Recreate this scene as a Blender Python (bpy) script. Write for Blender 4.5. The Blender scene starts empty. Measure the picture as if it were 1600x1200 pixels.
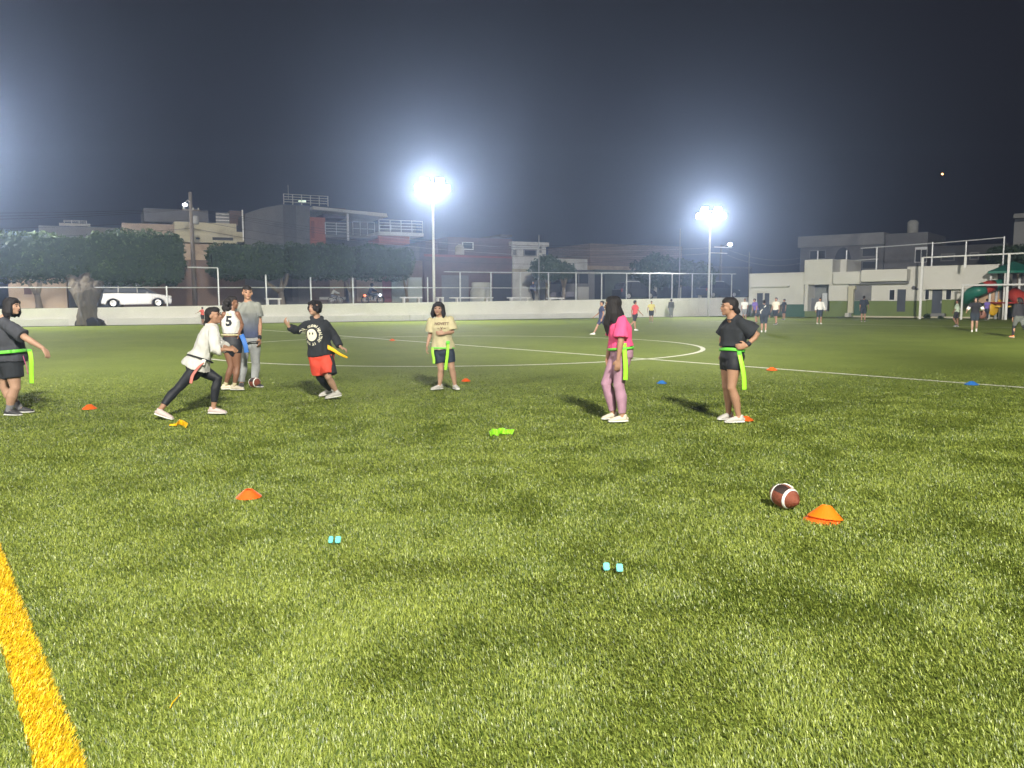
import bpy, bmesh, math, random
import numpy as np
from mathutils import Vector, Matrix, Euler, noise
from mathutils.bvhtree import BVHTree

R = math.radians
sc = bpy.context.scene
COL = sc.collection
random.seed(7)
rng = np.random.default_rng(7)

# ------------------------------------------------------------------ camera
FPX = 1250.0                      # focal length in photo pixels (1600 wide)
cam_data = bpy.data.cameras.new("camera")
cam_data.sensor_width = 36.0
cam_data.lens = FPX / 1600.0 * 36.0
cam_data.clip_start = 0.05
cam_data.clip_end = 3000.0
cam = bpy.data.objects.new("camera", cam_data)
COL.objects.link(cam)
EYE = Vector((0, 0, 1.52))
CR = Matrix.Rotation(R(90 - 5.93), 3, 'X') @ Matrix.Rotation(R(-0.2), 3, 'Z')
cam.location = EYE
cam.rotation_euler = CR.to_euler()
sc.camera = cam

# ------------------------------------------------------------------ world: urban night sky
world = bpy.data.worlds.new("World")
sc.world = world
world.use_nodes = True
wn = world.node_tree
wn.nodes.clear()
w_out = wn.nodes.new('ShaderNodeOutputWorld')
w_bg = wn.nodes.new('ShaderNodeBackground')
w_tc = wn.nodes.new('ShaderNodeTexCoord')
w_sep = wn.nodes.new('ShaderNodeSeparateXYZ')
w_ramp = wn.nodes.new('ShaderNodeValToRGB')
w_ramp.color_ramp.elements[0].position = 0.0
w_ramp.color_ramp.elements[0].color = (0.012, 0.0105, 0.0135, 1)
w_ramp.color_ramp.elements[1].position = 0.55
w_ramp.color_ramp.elements[1].color = (0.006, 0.0052, 0.0062, 1)
wn.links.new(w_tc.outputs['Generated'], w_sep.inputs[0])
wn.links.new(w_sep.outputs['Z'], w_ramp.inputs[0])
wn.links.new(w_ramp.outputs[0], w_bg.inputs[0])
w_bg.inputs[1].default_value = 1.0
wn.links.new(w_bg.outputs[0], w_out.inputs[0])

sc.view_settings.view_transform = 'Standard'
sc.view_settings.look = 'None'
sc.view_settings.exposure = 0.0
sc.view_settings.gamma = 1.0
sc.render.engine = 'CYCLES'
sc.cycles.use_denoising = True
sc.cycles.max_bounces = 6
sc.cycles.diffuse_bounces = 3
sc.cycles.glossy_bounces = 3
sc.cycles.transmission_bounces = 4
sc.cycles.volume_bounces = 0
sc.cycles.sample_clamp_indirect = 4.0


def ray(px, py):
    return CR @ Vector(((px - 800) / FPX, (600 - py) / FPX, -1.0))


def G(px, py, z=0.0):
    """ground point seen at a photo pixel"""
    d = ray(px, py)
    return EYE + d * ((z - EYE.z) / d.z)


def P(px, py, dist):
    """world point at forward distance dist (m) seen at a photo pixel"""
    d = ray(px, py)
    return EYE + d * (dist / d.y)


# ------------------------------------------------------------------ lights: the four floodlight masts round the pitch, and an added fill lamp
def lamp(name, loc, power, color, radius=0.35, aim=None, size=150, blend=0.6):
    l = bpy.data.lights.new(name, 'SPOT' if aim is not None else 'POINT')
    l.energy = power
    l.color = color
    l.shadow_soft_size = radius
    o = bpy.data.objects.new(name, l)
    o.location = loc
    if aim is not None:
        l.spot_size = R(size)
        l.spot_blend = blend
        o.rotation_euler = (Vector(aim) - Vector(loc)).to_track_quat('-Z', 'Y').to_euler()
    COL.objects.link(o)
    return o


MAST_FAR = P(676, 295, 64.0)
MAST_CORNER = P(1110, 338, 75.0)
MAST_LEFT = P(-95, 225, 50.0)
MAST_BACK = Vector((4.5, -11.5, 13.5))
WARM = (1.0, 0.90, 0.72)
COOL = (1.0, 0.95, 0.86)
lamp('flood_and_fill_lamp', MAST_FAR + Vector((0, -0.7, -0.1)), 16500, COOL, 0.42, aim=(2, 28, 0), size=165)
lamp('flood_and_fill_lamp', MAST_CORNER + Vector((0, -0.7, -0.1)), 14000, COOL, 0.4, aim=(-8, 30, 0), size=158)
lamp('flood_and_fill_lamp', MAST_LEFT + Vector((0, -0.7, -0.1)), 19000, COOL, 0.5)
# the mast behind the camera: a wide head for the near turf and narrow ones fanned over the pitch
lamp('flood_and_fill_lamp', MAST_BACK, 52000, (1.0, 0.94, 0.80), 1.0, aim=(1.5, 6, 0), size=84)
lamp('flood_and_fill_lamp', Vector((-24, -13, 13.5)), 34000, (1.0, 0.95, 0.84), 1.0, aim=(2, 10, 0), size=60)  # added fill lamp without a mast, there to lighten the shadows
for ax, ay, pw in ((-24, 46, 205000), (4, 52, 215000), (31, 52, 235000)):
    lamp('flood_and_fill_lamp', MAST_BACK + Vector((ax * 0.02, 0, 0.3)), pw, (1.0, 0.94, 0.83), 1.0, aim=(ax, ay, 0), size=33, blend=0.9)
# ------------------------------------------------------------------ materials
MATS = {}


def mat(name, c, rough=0.8, vary=0.12, scale=3.0, bump=0.0, bscale=40.0, metal=0.0, spec=0.4, stain=None, stain_scale=0.6, stretch=None, coat=0.0):
    """procedural paint / plaster / cloth: colour broken up by two scales of noise, optional bump and stains"""
    if name in MATS:
        return MATS[name]
    m = bpy.data.materials.new(name)
    m.use_nodes = True
    nt = m.node_tree
    N, L = nt.nodes, nt.links
    b = N['Principled BSDF']
    b.inputs['Roughness'].default_value = rough
    b.inputs['Metallic'].default_value = metal
    b.inputs['Specular IOR Level'].default_value = spec
    b.inputs['Coat Weight'].default_value = coat
    tc = N.new('ShaderNodeTexCoord')
    src = tc.outputs['Object']
    if stretch:
        mp = N.new('ShaderNodeMapping')
        mp.inputs['Scale'].default_value = stretch
        L.new(src, mp.inputs[0])
        src = mp.outputs[0]
    n = N.new('ShaderNodeTexNoise')
    n.inputs['Scale'].default_value = scale
    n.inputs['Detail'].default_value = 6
    L.new(src, n.inputs['Vector'])
    r = N.new('ShaderNodeValToRGB')
    r.color_ramp.elements[0].position = 0.3
    r.color_ramp.elements[1].position = 0.7
    r.color_ramp.elements[0].color = (*[x * (1 - vary) for x in c], 1)
    r.color_ramp.elements[1].color = (*[min(1, x * (1 + vary)) for x in c], 1)
    L.new(n.outputs['Fac'], r.inputs[0])
    out = r.outputs[0]
    if stain:
        n2 = N.new('ShaderNodeTexNoise')
        n2.inputs['Scale'].default_value = stain_scale
        n2.inputs['Detail'].default_value = 8
        n2.inputs['Roughness'].default_value = 0.65
        L.new(src, n2.inputs['Vector'])
        r2 = N.new('ShaderNodeValToRGB')
        r2.color_ramp.elements[0].position = 0.52
        r2.color_ramp.elements[1].position = 0.68
        L.new(n2.outputs['Fac'], r2.inputs[0])
        mx = N.new('ShaderNodeMix')
        mx.data_type = 'RGBA'
        L.new(r2.outputs[0], mx.inputs['Factor'])
        L.new(out, mx.inputs['A'])
        mx.inputs['B'].default_value = (*stain, 1)
        out = mx.outputs['Result']
    L.new(out, b.inputs['Base Color'])
    if bump:
        n3 = N.new('ShaderNodeTexNoise')
        n3.inputs['Scale'].default_value = bscale
        n3.inputs['Detail'].default_value = 5
        L.new(src, n3.inputs['Vector'])
        bp = N.new('ShaderNodeBump')
        bp.inputs['Strength'].default_value = bump
        bp.inputs['Distance'].default_value = 0.02
        L.new(n3.outputs['Fac'], bp.inputs['Height'])
        L.new(bp.outputs[0], b.inputs['Normal'])
    MATS[name] = m
    return m


def glow_mat(name, c, strength):
    if name in MATS:
        return MATS[name]
    m = bpy.data.materials.new(name)
    m.use_nodes = True
    b = m.node_tree.nodes['Principled BSDF']
    b.inputs['Base Color'].default_value = (0.6, 0.6, 0.6, 1)
    b.inputs['Emission Color'].default_value = (*c, 1)
    b.inputs['Emission Strength'].default_value = strength
    MATS[name] = m
    return m


def brick_mat(name, c1, c2, mortar, scale=1.0):
    if name in MATS:
        return MATS[name]
    m = bpy.data.materials.new(name)
    m.use_nodes = True
    N, L = m.node_tree.nodes, m.node_tree.links
    b = N['Principled BSDF']
    b.inputs['Roughness'].default_value = 0.9
    tc = N.new('ShaderNodeTexCoord')
    br = N.new('ShaderNodeTexBrick')
    br.inputs['Scale'].default_value = scale
    br.inputs['Color1'].default_value = (*c1, 1)
    br.inputs['Color2'].default_value = (*c2, 1)
    br.inputs['Mortar'].default_value = (*mortar, 1)
    br.inputs['Mortar Size'].default_value = 0.03
    br.inputs['Brick Width'].default_value = 0.45
    br.inputs['Row Height'].default_value = 0.22
    mp = N.new('ShaderNodeMapping')
    mp.inputs['Rotation'].default_value = (R(90), 0, 0)
    L.new(tc.outputs['Object'], mp.inputs[0])
    L.new(mp.outputs[0], br.inputs['Vector'])
    L.new(br.outputs['Color'], b.inputs['Base Color'])
    MATS[name] = m
    return m


# ------------------------------------------------------------------ object helpers
def tag(o, label=None, cat=None, group=None, kind=None):
    if label:
        o['label'] = label
    if cat:
        o['category'] = cat
    if group:
        o['group'] = group
    if kind:
        o['kind'] = kind
    return o


def thing(name, label, cat, loc=(0, 0, 0), group=None, rotz=0.0):
    o = bpy.data.objects.new(name, None)
    o.empty_display_size = 0.2
    COL.objects.link(o)
    o.location = loc
    o.rotation_euler = (0, 0, rotz)
    return tag(o, label, cat, group)


def link(name, me, m=None, parent=None, smooth=False):
    o = bpy.data.objects.new(name, me)
    COL.objects.link(o)
    if m is not None:
        for q in (m if isinstance(m, (list, tuple)) else [m]):
            me.materials.append(q)
    if parent is not None:
        o.parent = parent
        # vertices are given in world space; bring them into the parent's frame
    if smooth:
        me.polygons.foreach_set('use_smooth', [True] * len(me.polygons))
    return o


class MB:
    """collects world-space geometry for ONE mesh object"""

    def __init__(self):
        self.bm = bmesh.new()

    def box(self, c, s, rot=None, bevel=0.0):
        """box centre c, full size s, rot = 3x3 matrix"""
        b2 = bmesh.new()
        bmesh.ops.create_cube(b2, size=1.0)
        bmesh.ops.scale(b2, vec=s, verts=b2.verts)
        if bevel:
            bmesh.ops.bevel(b2, geom=b2.edges[:], offset=bevel, segments=2, affect='EDGES')
        M = (rot.to_4x4() if rot is not None else Matrix.Identity(4))
        M = Matrix.Translation(c) @ M
        bmesh.ops.transform(b2, matrix=M, verts=b2.verts)
        me = bpy.data.meshes.new('tmp')
        b2.to_mesh(me)
        b2.free()
        self.bm.from_mesh(me)
        bpy.data.meshes.remove(me)
        return self

    def poly(self, pts):
        vs = [self.bm.verts.new(p) for p in pts]
        self.bm.faces.new(vs)
        return self

    def prism(self, pts, vec):
        """closed polygon pts extruded by vec"""
        v0 = [self.bm.verts.new(Vector(p)) for p in pts]
        v1 = [self.bm.verts.new(Vector(p) + Vector(vec)) for p in pts]
        n = len(pts)
        f = [self.bm.faces.new(v0), self.bm.faces.new(v1[::-1])]
        for i in range(n):
            f.append(self.bm.faces.new((v0[i], v1[i], v1[(i + 1) % n], v0[(i + 1) % n])))
        bmesh.ops.recalc_face_normals(self.bm, faces=f)
        return self

    def tube(self, pts, r, seg=10, caps=True):
        pts = [Vector(p) for p in pts]
        rs = r if isinstance(r, (list, tuple)) else [r] * len(pts)
        rings = []
        for i, p in enumerate(pts):
            t = (pts[min(i + 1, len(pts) - 1)] - pts[max(i - 1, 0)]).normalized()
            a = t.cross(Vector((0.0123, 0.0217, 1)) if abs(t.z) < 0.9 else Vector((1, 0.011, 0))).normalized()
            b = t.cross(a).normalized()
            rings.append([self.bm.verts.new(p + (a * math.cos(k * 2 * math.pi / seg) + b * math.sin(k * 2 * math.pi / seg)) * rs[i]) for k in range(seg)])
        for i in range(len(rings) - 1):
            for k in range(seg):
                self.bm.faces.new((rings[i][k], rings[i][(k + 1) % seg], rings[i + 1][(k + 1) % seg], rings[i + 1][k]))
        if caps:
            self.bm.faces.new(rings[0][::-1])
            self.bm.faces.new(rings[-1])
        return self

    def ball(self, c, r, seg=12, sc3=(1, 1, 1), rot=None):
        M = Matrix.Translation(c) @ (rot.to_4x4() if rot is not None else Matrix.Identity(4)) @ Matrix.Diagonal((sc3[0], sc3[1], sc3[2], 1))
        bmesh.ops.create_uvsphere(self.bm, u_segments=seg, v_segments=max(6, seg // 2), radius=r, matrix=M)
        return self

    def lathe(self, prof, c, axis=Vector((0, 0, 1)), seg=20):
        """prof [(r, h)], turned about axis through c"""
        q = axis.to_track_quat('Z', 'Y')
        rings = []
        for r, h in prof:
            rings.append([self.bm.verts.new(Vector(c) + q @ Vector((r * math.cos(k * 2 * math.pi / seg), r * math.sin(k * 2 * math.pi / seg), h))) for k in range(seg)])
        for i in range(len(rings) - 1):
            for k in range(seg):
                self.bm.faces.new((rings[i][k], rings[i][(k + 1) % seg], rings[i + 1][(k + 1) % seg], rings[i + 1][k]))
        if prof[0][0] > 1e-4:
            self.bm.faces.new(rings[0][::-1])
        if prof[-1][0] > 1e-4:
            self.bm.faces.new(rings[-1])
        return self

    def build(self, name, m, parent=None, smooth=False):
        me = bpy.data.meshes.new(name)
        if parent is not None:
            Mi = Matrix.LocRotScale(parent_world_loc(parent), parent.rotation_euler, None).inverted() if parent.parent is None else \
                (Matrix.LocRotScale(parent_world_loc(root_of(parent)), root_of(parent).rotation_euler, None) @ Matrix.Identity(4)).inverted()
            bmesh.ops.transform(self.bm, matrix=Mi, verts=self.bm.verts)
            self.bm.to_mesh(me)
        else:
            # a thing that is one mesh: put its origin at its base
            lo = Vector((1e9,) * 3)
            hi = -lo
            for v in self.bm.verts:
                lo = Vector(map(min, lo, v.co))
                hi = Vector(map(max, hi, v.co))
            org = Vector(((lo.x + hi.x) / 2, (lo.y + hi.y) / 2, lo.z))
            bmesh.ops.translate(self.bm, vec=-org, verts=self.bm.verts)
            self.bm.to_mesh(me)
        self.bm.free()
        o = link(name, me, m, parent, smooth)
        if parent is None:
            o.location = org
        return o


def root_of(o):
    while o.parent is not None:
        o = o.parent
    return o


def parent_world_loc(o):
    return root_of(o).location


# ------------------------------------------------------------------ field frame (u along the long boundary wall, v away from it)
WA, WB = G(50, 510.5), G(1100, 494.6)
WU = (WB - WA).normalized()
WN = Vector((-WU.y, WU.x, 0))             # towards the street
WROT = Matrix(((WU.x, WN.x, 0), (WU.y, WN.y, 0), (0, 0, 1)))
L_AB = (WB - WA).length


def W(u, v, z):
    return WA + WU * u + WN * v + Vector((0, 0, z))


def wall_uz(px, py, v=0.0):
    """(u, z) where the pixel's ray meets the vertical plane at offset v behind the wall line"""
    d = ray(px, py)
    o = WA + WN * v
    t = (o - EYE).dot(WN) / d.dot(WN)
    p = EYE + d * t
    return (p - WA).dot(WU), p.z


_t = [wall_uz(px, py) for px, py in ((50, 481.5), (350, 477.5), (707, 472), (900, 469.5), (1050, 466), (1150, 464.3))]
_k, _c = np.polyfit([a for a, b in _t], [b for a, b in _t], 1)


def wall_top(u):
    return float(_c + _k * u)


def street_z(u):
    return wall_top(u) - 0.06


# ------------------------------------------------------------------ ground, street
M_turf = None


def turf_material():
    m = bpy.data.materials.new('artificial_turf')
    m.use_nodes = True
    N, L = m.node_tree.nodes, m.node_tree.links
    b = N['Principled BSDF']
    b.inputs['Roughness'].default_value = 0.75
    b.inputs['Specular IOR Level'].default_value = 0.08
    tc = N.new('ShaderNodeTexCoord')
    big = N.new('ShaderNodeTexNoise')
    big.inputs['Scale'].default_value = 0.5
    big.inputs['Detail'].default_value = 5
    big.inputs['Roughness'].default_value = 0.6
    mid = N.new('ShaderNodeTexNoise')
    mid.inputs['Scale'].default_value = 7
    mid.inputs['Detail'].default_value = 6
    mid.inputs['Roughness'].default_value = 0.7
    fine = N.new('ShaderNodeTexNoise')
    fine.inputs['Scale'].default_value = 60
    fine.inputs['Detail'].default_value = 3
    for n in (big, mid, fine):
        L.new(tc.outputs['Object'], n.inputs['Vector'])
    a1 = N.new('ShaderNodeMath')
    a1.operation = 'ADD'
    L.new(big.outputs['Fac'], a1.inputs[0])
    L.new(mid.outputs['Fac'], a1.inputs[1])
    a2 = N.new('ShaderNodeMath')
    a2.operation = 'ADD'
    L.new(a1.outputs[0], a2.inputs[0])
    L.new(fine.outputs['Fac'], a2.inputs[1])
    a3 = N.new('ShaderNodeMath')
    a3.operation = 'DIVIDE'
    a3.inputs[1].default_value = 3.0
    L.new(a2.outputs[0], a3.inputs[0])
    r = N.new('ShaderNodeValToRGB')
    r.color_ramp.elements[0].position = 0.38
    r.color_ramp.elements[0].color = (0.140, 0.190, 0.034, 1)
    r.color_ramp.elements[1].position = 0.62
    r.color_ramp.elements[1].color = (0.225, 0.285, 0.060, 1)
    L.new(a3.outputs[0], r.inputs[0])
    L.new(r.outputs[0], b.inputs['Base Color'])
    bp = N.new('ShaderNodeBump')
    bp.inputs['Strength'].default_value = 0.6
    bp.inputs['Distance'].default_value = 0.03
    L.new(a2.outputs[0], bp.inputs['Height'])
    L.new(bp.outputs[0], b.inputs['Normal'])
    return m


def sheet(name, pts, m, z=0.0):
    mb = MB()
    mb.poly([Vector((p[0], p[1], z)) for p in pts])
    o = mb.build(name, m)
    return tag(o, kind='structure')


m_asph = mat('night_asphalt', (0.05, 0.05, 0.05), 0.9, 0.25, 0.8, 0.3, 60)
sheet('ground', [(-900, -300), (900, -300), (900, 1500), (-900, 1500)], m_asph, -0.03)
M_turf = turf_material()
sheet('turf_field', [W(-60, -0.35, 0)[:2], W(80, -0.35, 0)[:2], (80, -40), (-80, -40)], M_turf, 0.0)
M_line = mat('white_turf_line', (0.72, 0.74, 0.62), 0.8, 0.18, 9, 0.4, 80)
M_yline = mat('yellow_turf_line', (0.75, 0.48, 0.012), 0.75, 0.15, 12, 0.3, 60)
m_footstrip = mat('dark_foot_strip', (0.035, 0.05, 0.035), 0.9, 0.3, 1.2)
mb = MB()
mb.prism([W(-60, -0.35, 0.0), W(80, -0.35, 0.0), W(80, 0.05, 0.0), W(-60, 0.05, 0.0)], (0, 0, 0.03))
tag(mb.build('wall_foot_strip', m_footstrip), kind='structure')  # dark green strip along the foot of the wall

# street plateau behind the wall, climbing to the right as the wall does
mb = MB()
us = list(range(-70, 181, 10))
vs_ = [0.25, 4, 8, 12, 40, 90]
gridv = {}
for i, u in enumerate(us):
    for j, v in enumerate(vs_):
        gridv[i, j] = mb.bm.verts.new(W(u, v, street_z(u)))
for i in range(len(us) - 1):
    for j in range(len(vs_) - 1):
        mb.bm.faces.new((gridv[i, j], gridv[i + 1, j], gridv[i + 1, j + 1], gridv[i, j + 1]))
tag(mb.build('street', m_asph), kind='structure')


# ------------------------------------------------------------------ painted lines
def strip(name, pts, wd, m, z=0.004, closed=False):
    mb = MB()
    pts = [Vector((p[0], p[1], 0)) for p in pts]
    n = len(pts)
    Lr = []
    for i, p in enumerate(pts):
        a = pts[(i - 1) % n] if closed else pts[max(i - 1, 0)]
        b = pts[(i + 1) % n] if closed else pts[min(i + 1, n - 1)]
        t = (b - a).normalized()
        nn = Vector((-t.y, t.x, 0))
        Lr.append((mb.bm.verts.new((p + nn * wd / 2 + Vector((0, 0, z)))), mb.bm.verts.new((p - nn * wd / 2 + Vector((0, 0, z))))))
    for i in range(n if closed else n - 1):
        a, b = Lr[i], Lr[(i + 1) % n]
        mb.bm.faces.new((a[1], b[1], b[0], a[0]))
    return tag(mb.build(name, m), kind='structure')


HL0, HL1 = G(515, 524.8), G(1600, 606.5)
HD = (HL1 - HL0).normalized()
strip('halfway_line', [G(395, 514.5), HL1 + HD * 9], 0.145, M_line, 0.004)
# centre circle: fitted through points of the near and far arc
cpx = [(318, 551), (318, 551), (318, 551), (404, 566), (560, 572.5), (690, 574), (900, 569.5), (1000, 564.5), (1106, 547), (1106, 547), (1000, 533), (800, 526.5), (530, 527), (404, 534)]
cp = np.array([G(*p)[:2] for p in cpx])
A_ = np.c_[2 * cp, np.ones(len(cp))]
sol = np.linalg.lstsq(A_, (cp ** 2).sum(1), rcond=None)[0]
CC = Vector((sol[0], sol[1], 0))
CRAD = math.sqrt(sol[2] + sol[0] ** 2 + sol[1] ** 2)
print('circle', CC, CRAD)
strip('centre_circle', [CC + Vector((math.cos(a), math.sin(a), 0)) * CRAD for a in np.linspace(0, 2 * math.pi, 97)[:-1]], 0.145, M_line, 0.008, True)
T0, T1 = G(1195, 504.0), G(1600, 512.3)
TD = (T1 - T0).normalized()
strip('side_line', [T0, T1 + TD * 8], 0.145, M_line)
T2, T3 = G(1195, 497.3), G(1600, 501.5)
strip('back_line', [T2, T3 + (T3 - T2).normalized() * 6], 0.145, M_line)
strip('penalty_line', [G(1345, 499.8), G(1470, 499.5)], 0.145, M_line, 0.008)
strip('far_line', [G(1110, 502.5), G(1180, 502.3)], 0.145, M_line, 0.004)
# yellow line in the near left corner
YL = [G(-28, 870), G(17, 1020)]
YR = [G(-2, 868), G(128, 1204)]
Ya, Yb = (G(-20, 930) + G(23, 930)) / 2, (G(52, 1190) + G(122, 1190)) / 2
YD = (Yb - Ya).normalized()
YW = abs((G(122, 1190) - G(52, 1190)).dot(Vector((-YD.y, YD.x, 0))))
print('yellow width', YW)
strip('yellow_touch_line', [Ya - YD * 6, Yb + YD * 3], YW - 0.04, M_yline, 0.004)
# ------------------------------------------------------------------ turf blades: real geometry where the camera can tell blades apart
def vnoise(x, y, cell, seed):
    r = np.random.default_rng(seed)
    g = r.random((256, 256))
    fx, fy = x / cell, y / cell
    ix, iy = np.floor(fx).astype(int), np.floor(fy).astype(int)
    tx, ty = fx - ix, fy - iy
    tx, ty = tx * tx * (3 - 2 * tx), ty * ty * (3 - 2 * ty)
    a = g[ix % 256, iy % 256]
    b = g[(ix + 1) % 256, iy % 256]
    c = g[ix % 256, (iy + 1) % 256]
    d = g[(ix + 1) % 256, (iy + 1) % 256]
    return (a * (1 - tx) + b * tx) * (1 - ty) + (c * (1 - tx) + d * tx) * ty


def blade_material(name, lo, hi):
    m = bpy.data.materials.new(name)
    m.use_nodes = True
    N, L = m.node_tree.nodes, m.node_tree.links
    b = N['Principled BSDF']
    b.inputs['Roughness'].default_value = 0.42
    b.inputs['Specular IOR Level'].default_value = 0.42
    at = N.new('ShaderNodeAttribute')
    at.attribute_name = 'tint'
    r = N.new('ShaderNodeValToRGB')
    r.color_ramp.elements[0].color = (*lo, 1)
    r.color_ramp.elements[1].color = (*hi, 1)
    L.new(at.outputs['Fac'], r.inputs[0])
    L.new(r.outputs[0], b.inputs['Base Color'])
    return m


def blades(name, X, Y, hgt, wid, az, lean, tint, m):
    n = len(X)
    dx, dy = np.cos(az), np.sin(az)          # lean direction
    ta = az + rng.normal(1.57, 0.5, n)
    wx, wy = np.cos(ta) * wid / 2, np.sin(ta) * wid / 2
    V = np.zeros((n, 5, 3), np.float32)
    l1, l2 = lean * 0.35, lean
    z1 = hgt * 0.6 * np.cos(l1)
    z2 = z1 + hgt * 0.4 * np.cos(l2 * 1.15)
    o1 = hgt * 0.6 * np.sin(l1 + 0.2)
    o2 = o1 + hgt * 0.45 * np.sin(l2)
    V[:, 0] = np.stack([X - wx, Y - wy, np.full(n, -0.002)], 1)
    V[:, 1] = np.stack([X + wx, Y + wy, np.full(n, -0.002)], 1)
    V[:, 2] = np.stack([X + wx * .85 + dx * o1, Y + wy * .85 + dy * o1, z1], 1)
    V[:, 3] = np.stack([X - wx * .85 + dx * o1, Y - wy * .85 + dy * o1, z1], 1)
    V[:, 4] = np.stack([X + dx * o2, Y + dy * o2, np.maximum(z2, 0.004)], 1)
    me = bpy.data.meshes.new(name)
    me.vertices.add(n * 5)
    me.vertices.foreach_set('co', V.reshape(-1))
    base = (np.arange(n) * 5)[:, None]
    loops = np.concatenate([base + np.array([[0, 1, 2, 3]]), base + np.array([[3, 2, 4]])], 1).astype(np.int32)
    me.loops.add(n * 7)
    me.loops.foreach_set('vertex_index', loops.reshape(-1))
    me.polygons.add(n * 2)
    st = np.zeros((n, 2), np.int32)
    st[:, 0] = np.arange(n) * 7
    st[:, 1] = np.arange(n) * 7 + 4
    me.polygons.foreach_set('loop_start', st.reshape(-1))
    me.update(calc_edges=True)
    at = me.attributes.new('tint', 'FLOAT', 'POINT')
    at.data.foreach_set('value', np.repeat(tint, 5).astype(np.float32))
    return link(name, me, m)


BL_MAX = 19.0


def sample_blades(n):
    # density constant to 3.4 m then falling as 1/d^2
    d0, d1 = 2.0, 3.4
    w_near = (d1 ** 2 - d0 ** 2) / 2 / d1 ** 2
    w_far = math.log(BL_MAX / d1)
    nn = int(n * w_near / (w_near + w_far))
    dn = np.sqrt(rng.random(nn) * (d1 ** 2 - d0 ** 2) + d0 ** 2)
    df = d1 * np.exp(rng.random(n - nn) * w_far)
    d = np.r_[dn, df]
    x = (rng.random(n) * 2 - 1) * (d * 0.70 + 1.5)
    return x, d


NB = 1050000
x, y = sample_blades(NB)
# lean varies in patches, as trodden turf does
p1 = vnoise(x + 50, y + 50, 0.55, 3)
p2 = vnoise(x + 50, y + 50, 0.16, 4)
p3 = vnoise(x * 0.6 + 50, y + 50, 1.6, 5)
p4 = vnoise(x * 0.7 + 30, y + 30, 0.28, 6)
patch = 0.5 + 0.6 * (0.25 * p1 + 0.3 * p2 + 0.15 * p3 + 0.3 * p4 - 0.5)
az = 2.6 + (vnoise(x + 20, y + 20, 0.33, 8) - 0.5) * 2.6 + rng.normal(0, 1.0, NB)
lean = np.clip(0.35 + 1.25 * patch + rng.normal(0, 0.3, NB), 0.05, 1.45)
tint = np.clip(0.42 + 0.9 * (patch - 0.5) + rng.normal(0, 0.34, NB), 0, 1)  # wide random spread puts glints into the blade colour
hgt = 0.019 + 0.012 * rng.random(NB) + 0.008 * (patch - 0.5)
wid = 0.0017 + 0.00075 * y
fade = np.clip((BL_MAX - y) / 9.0, 0.0, 1.0)
hgt = hgt * (0.35 + 0.65 * fade)
keep = rng.random(NB) < fade ** 1.2
# the painted lines have blades of their own colour
rel = np.stack([x - Ya.x, y - Ya.y], 1)
yn = np.array([-YD.y, YD.x])
dist_y = np.abs(rel @ yn) + rng.normal(0, 0.010, NB)
iny = dist_y < YW / 2
rel = np.stack([x - HL0.x, y - HL0.y], 1)
inh = np.abs(rel @ np.array([-HD.y, HD.x])) < 0.0725 + 0.02
inc = np.abs(np.hypot(x - CC.x, y - CC.y) - CRAD) < 0.0725 + 0.02
g = keep & ~iny & ~inh & ~inc
M_blade = blade_material('turf_blades', (0.042, 0.074, 0.008), (0.262, 0.312, 0.056))
o = blades('grass', x[g], y[g], hgt[g], wid[g], az[g], lean[g], tint[g], M_blade)
tag(o, 'short artificial grass blades over the near part of the pitch', 'grass', kind='stuff')
# extra dense yellow fibres
ny = 34000
s = rng.random(ny) * 7.5 - 2.6
t = (rng.random(ny) - 0.5) * (YW + 0.012)
yx = Ya.x + YD.x * s * -1 - YD.y * t
yy = Ya.y + YD.y * s * -1 + YD.x * t
k = yy > 1.9
yx, yy = yx[k], yy[k]
n_ = len(yx)
M_yb = blade_material('yellow_blades', (0.60, 0.37, 0.006), (0.92, 0.66, 0.03))
o = blades('yellow_line_fibres', yx, yy, 0.028 + 0.012 * rng.random(n_), np.full(n_, 0.0038), 0.25 + rng.normal(0, 0.7, n_), np.clip(rng.normal(0.8, 0.3, n_), 0.1, 1.4), np.clip(rng.normal(0.5, 0.25, n_), 0, 1), M_yb)
tag(o, 'tufted yellow fibres of the touch line in the near left corner', 'turf line', kind='stuff')
# ------------------------------------------------------------------ boundary wall
M_wall = mat('white_wall_paint', (0.74, 0.73, 0.69), 0.85, 0.06, 0.7, 0.15, 20, stain=(0.62, 0.61, 0.56), stain_scale=0.25)
M_wall2 = mat('lower_wall_paint', (0.66, 0.66, 0.63), 0.85, 0.06, 0.9, 0.15, 20, stain=(0.55, 0.55, 0.51), stain_scale=0.3)
M_galv = mat('galvanised_pipe', (0.62, 0.64, 0.66), 0.45, 0.08, 5, metal=0.3)
M_white = mat('white_gloss_paint', (0.78, 0.78, 0.76), 0.4, 0.04, 2)
M_dark = mat('dark_parts_and_painted_shade', (0.03, 0.032, 0.036), 0.7, 0.2, 2)  # flat near-black: shade inside openings as colour, also dark gates and trim
M_glass = mat('dark_window_glass', (0.03, 0.035, 0.045), 0.12, 0.1, 1, spec=0.8)

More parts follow.
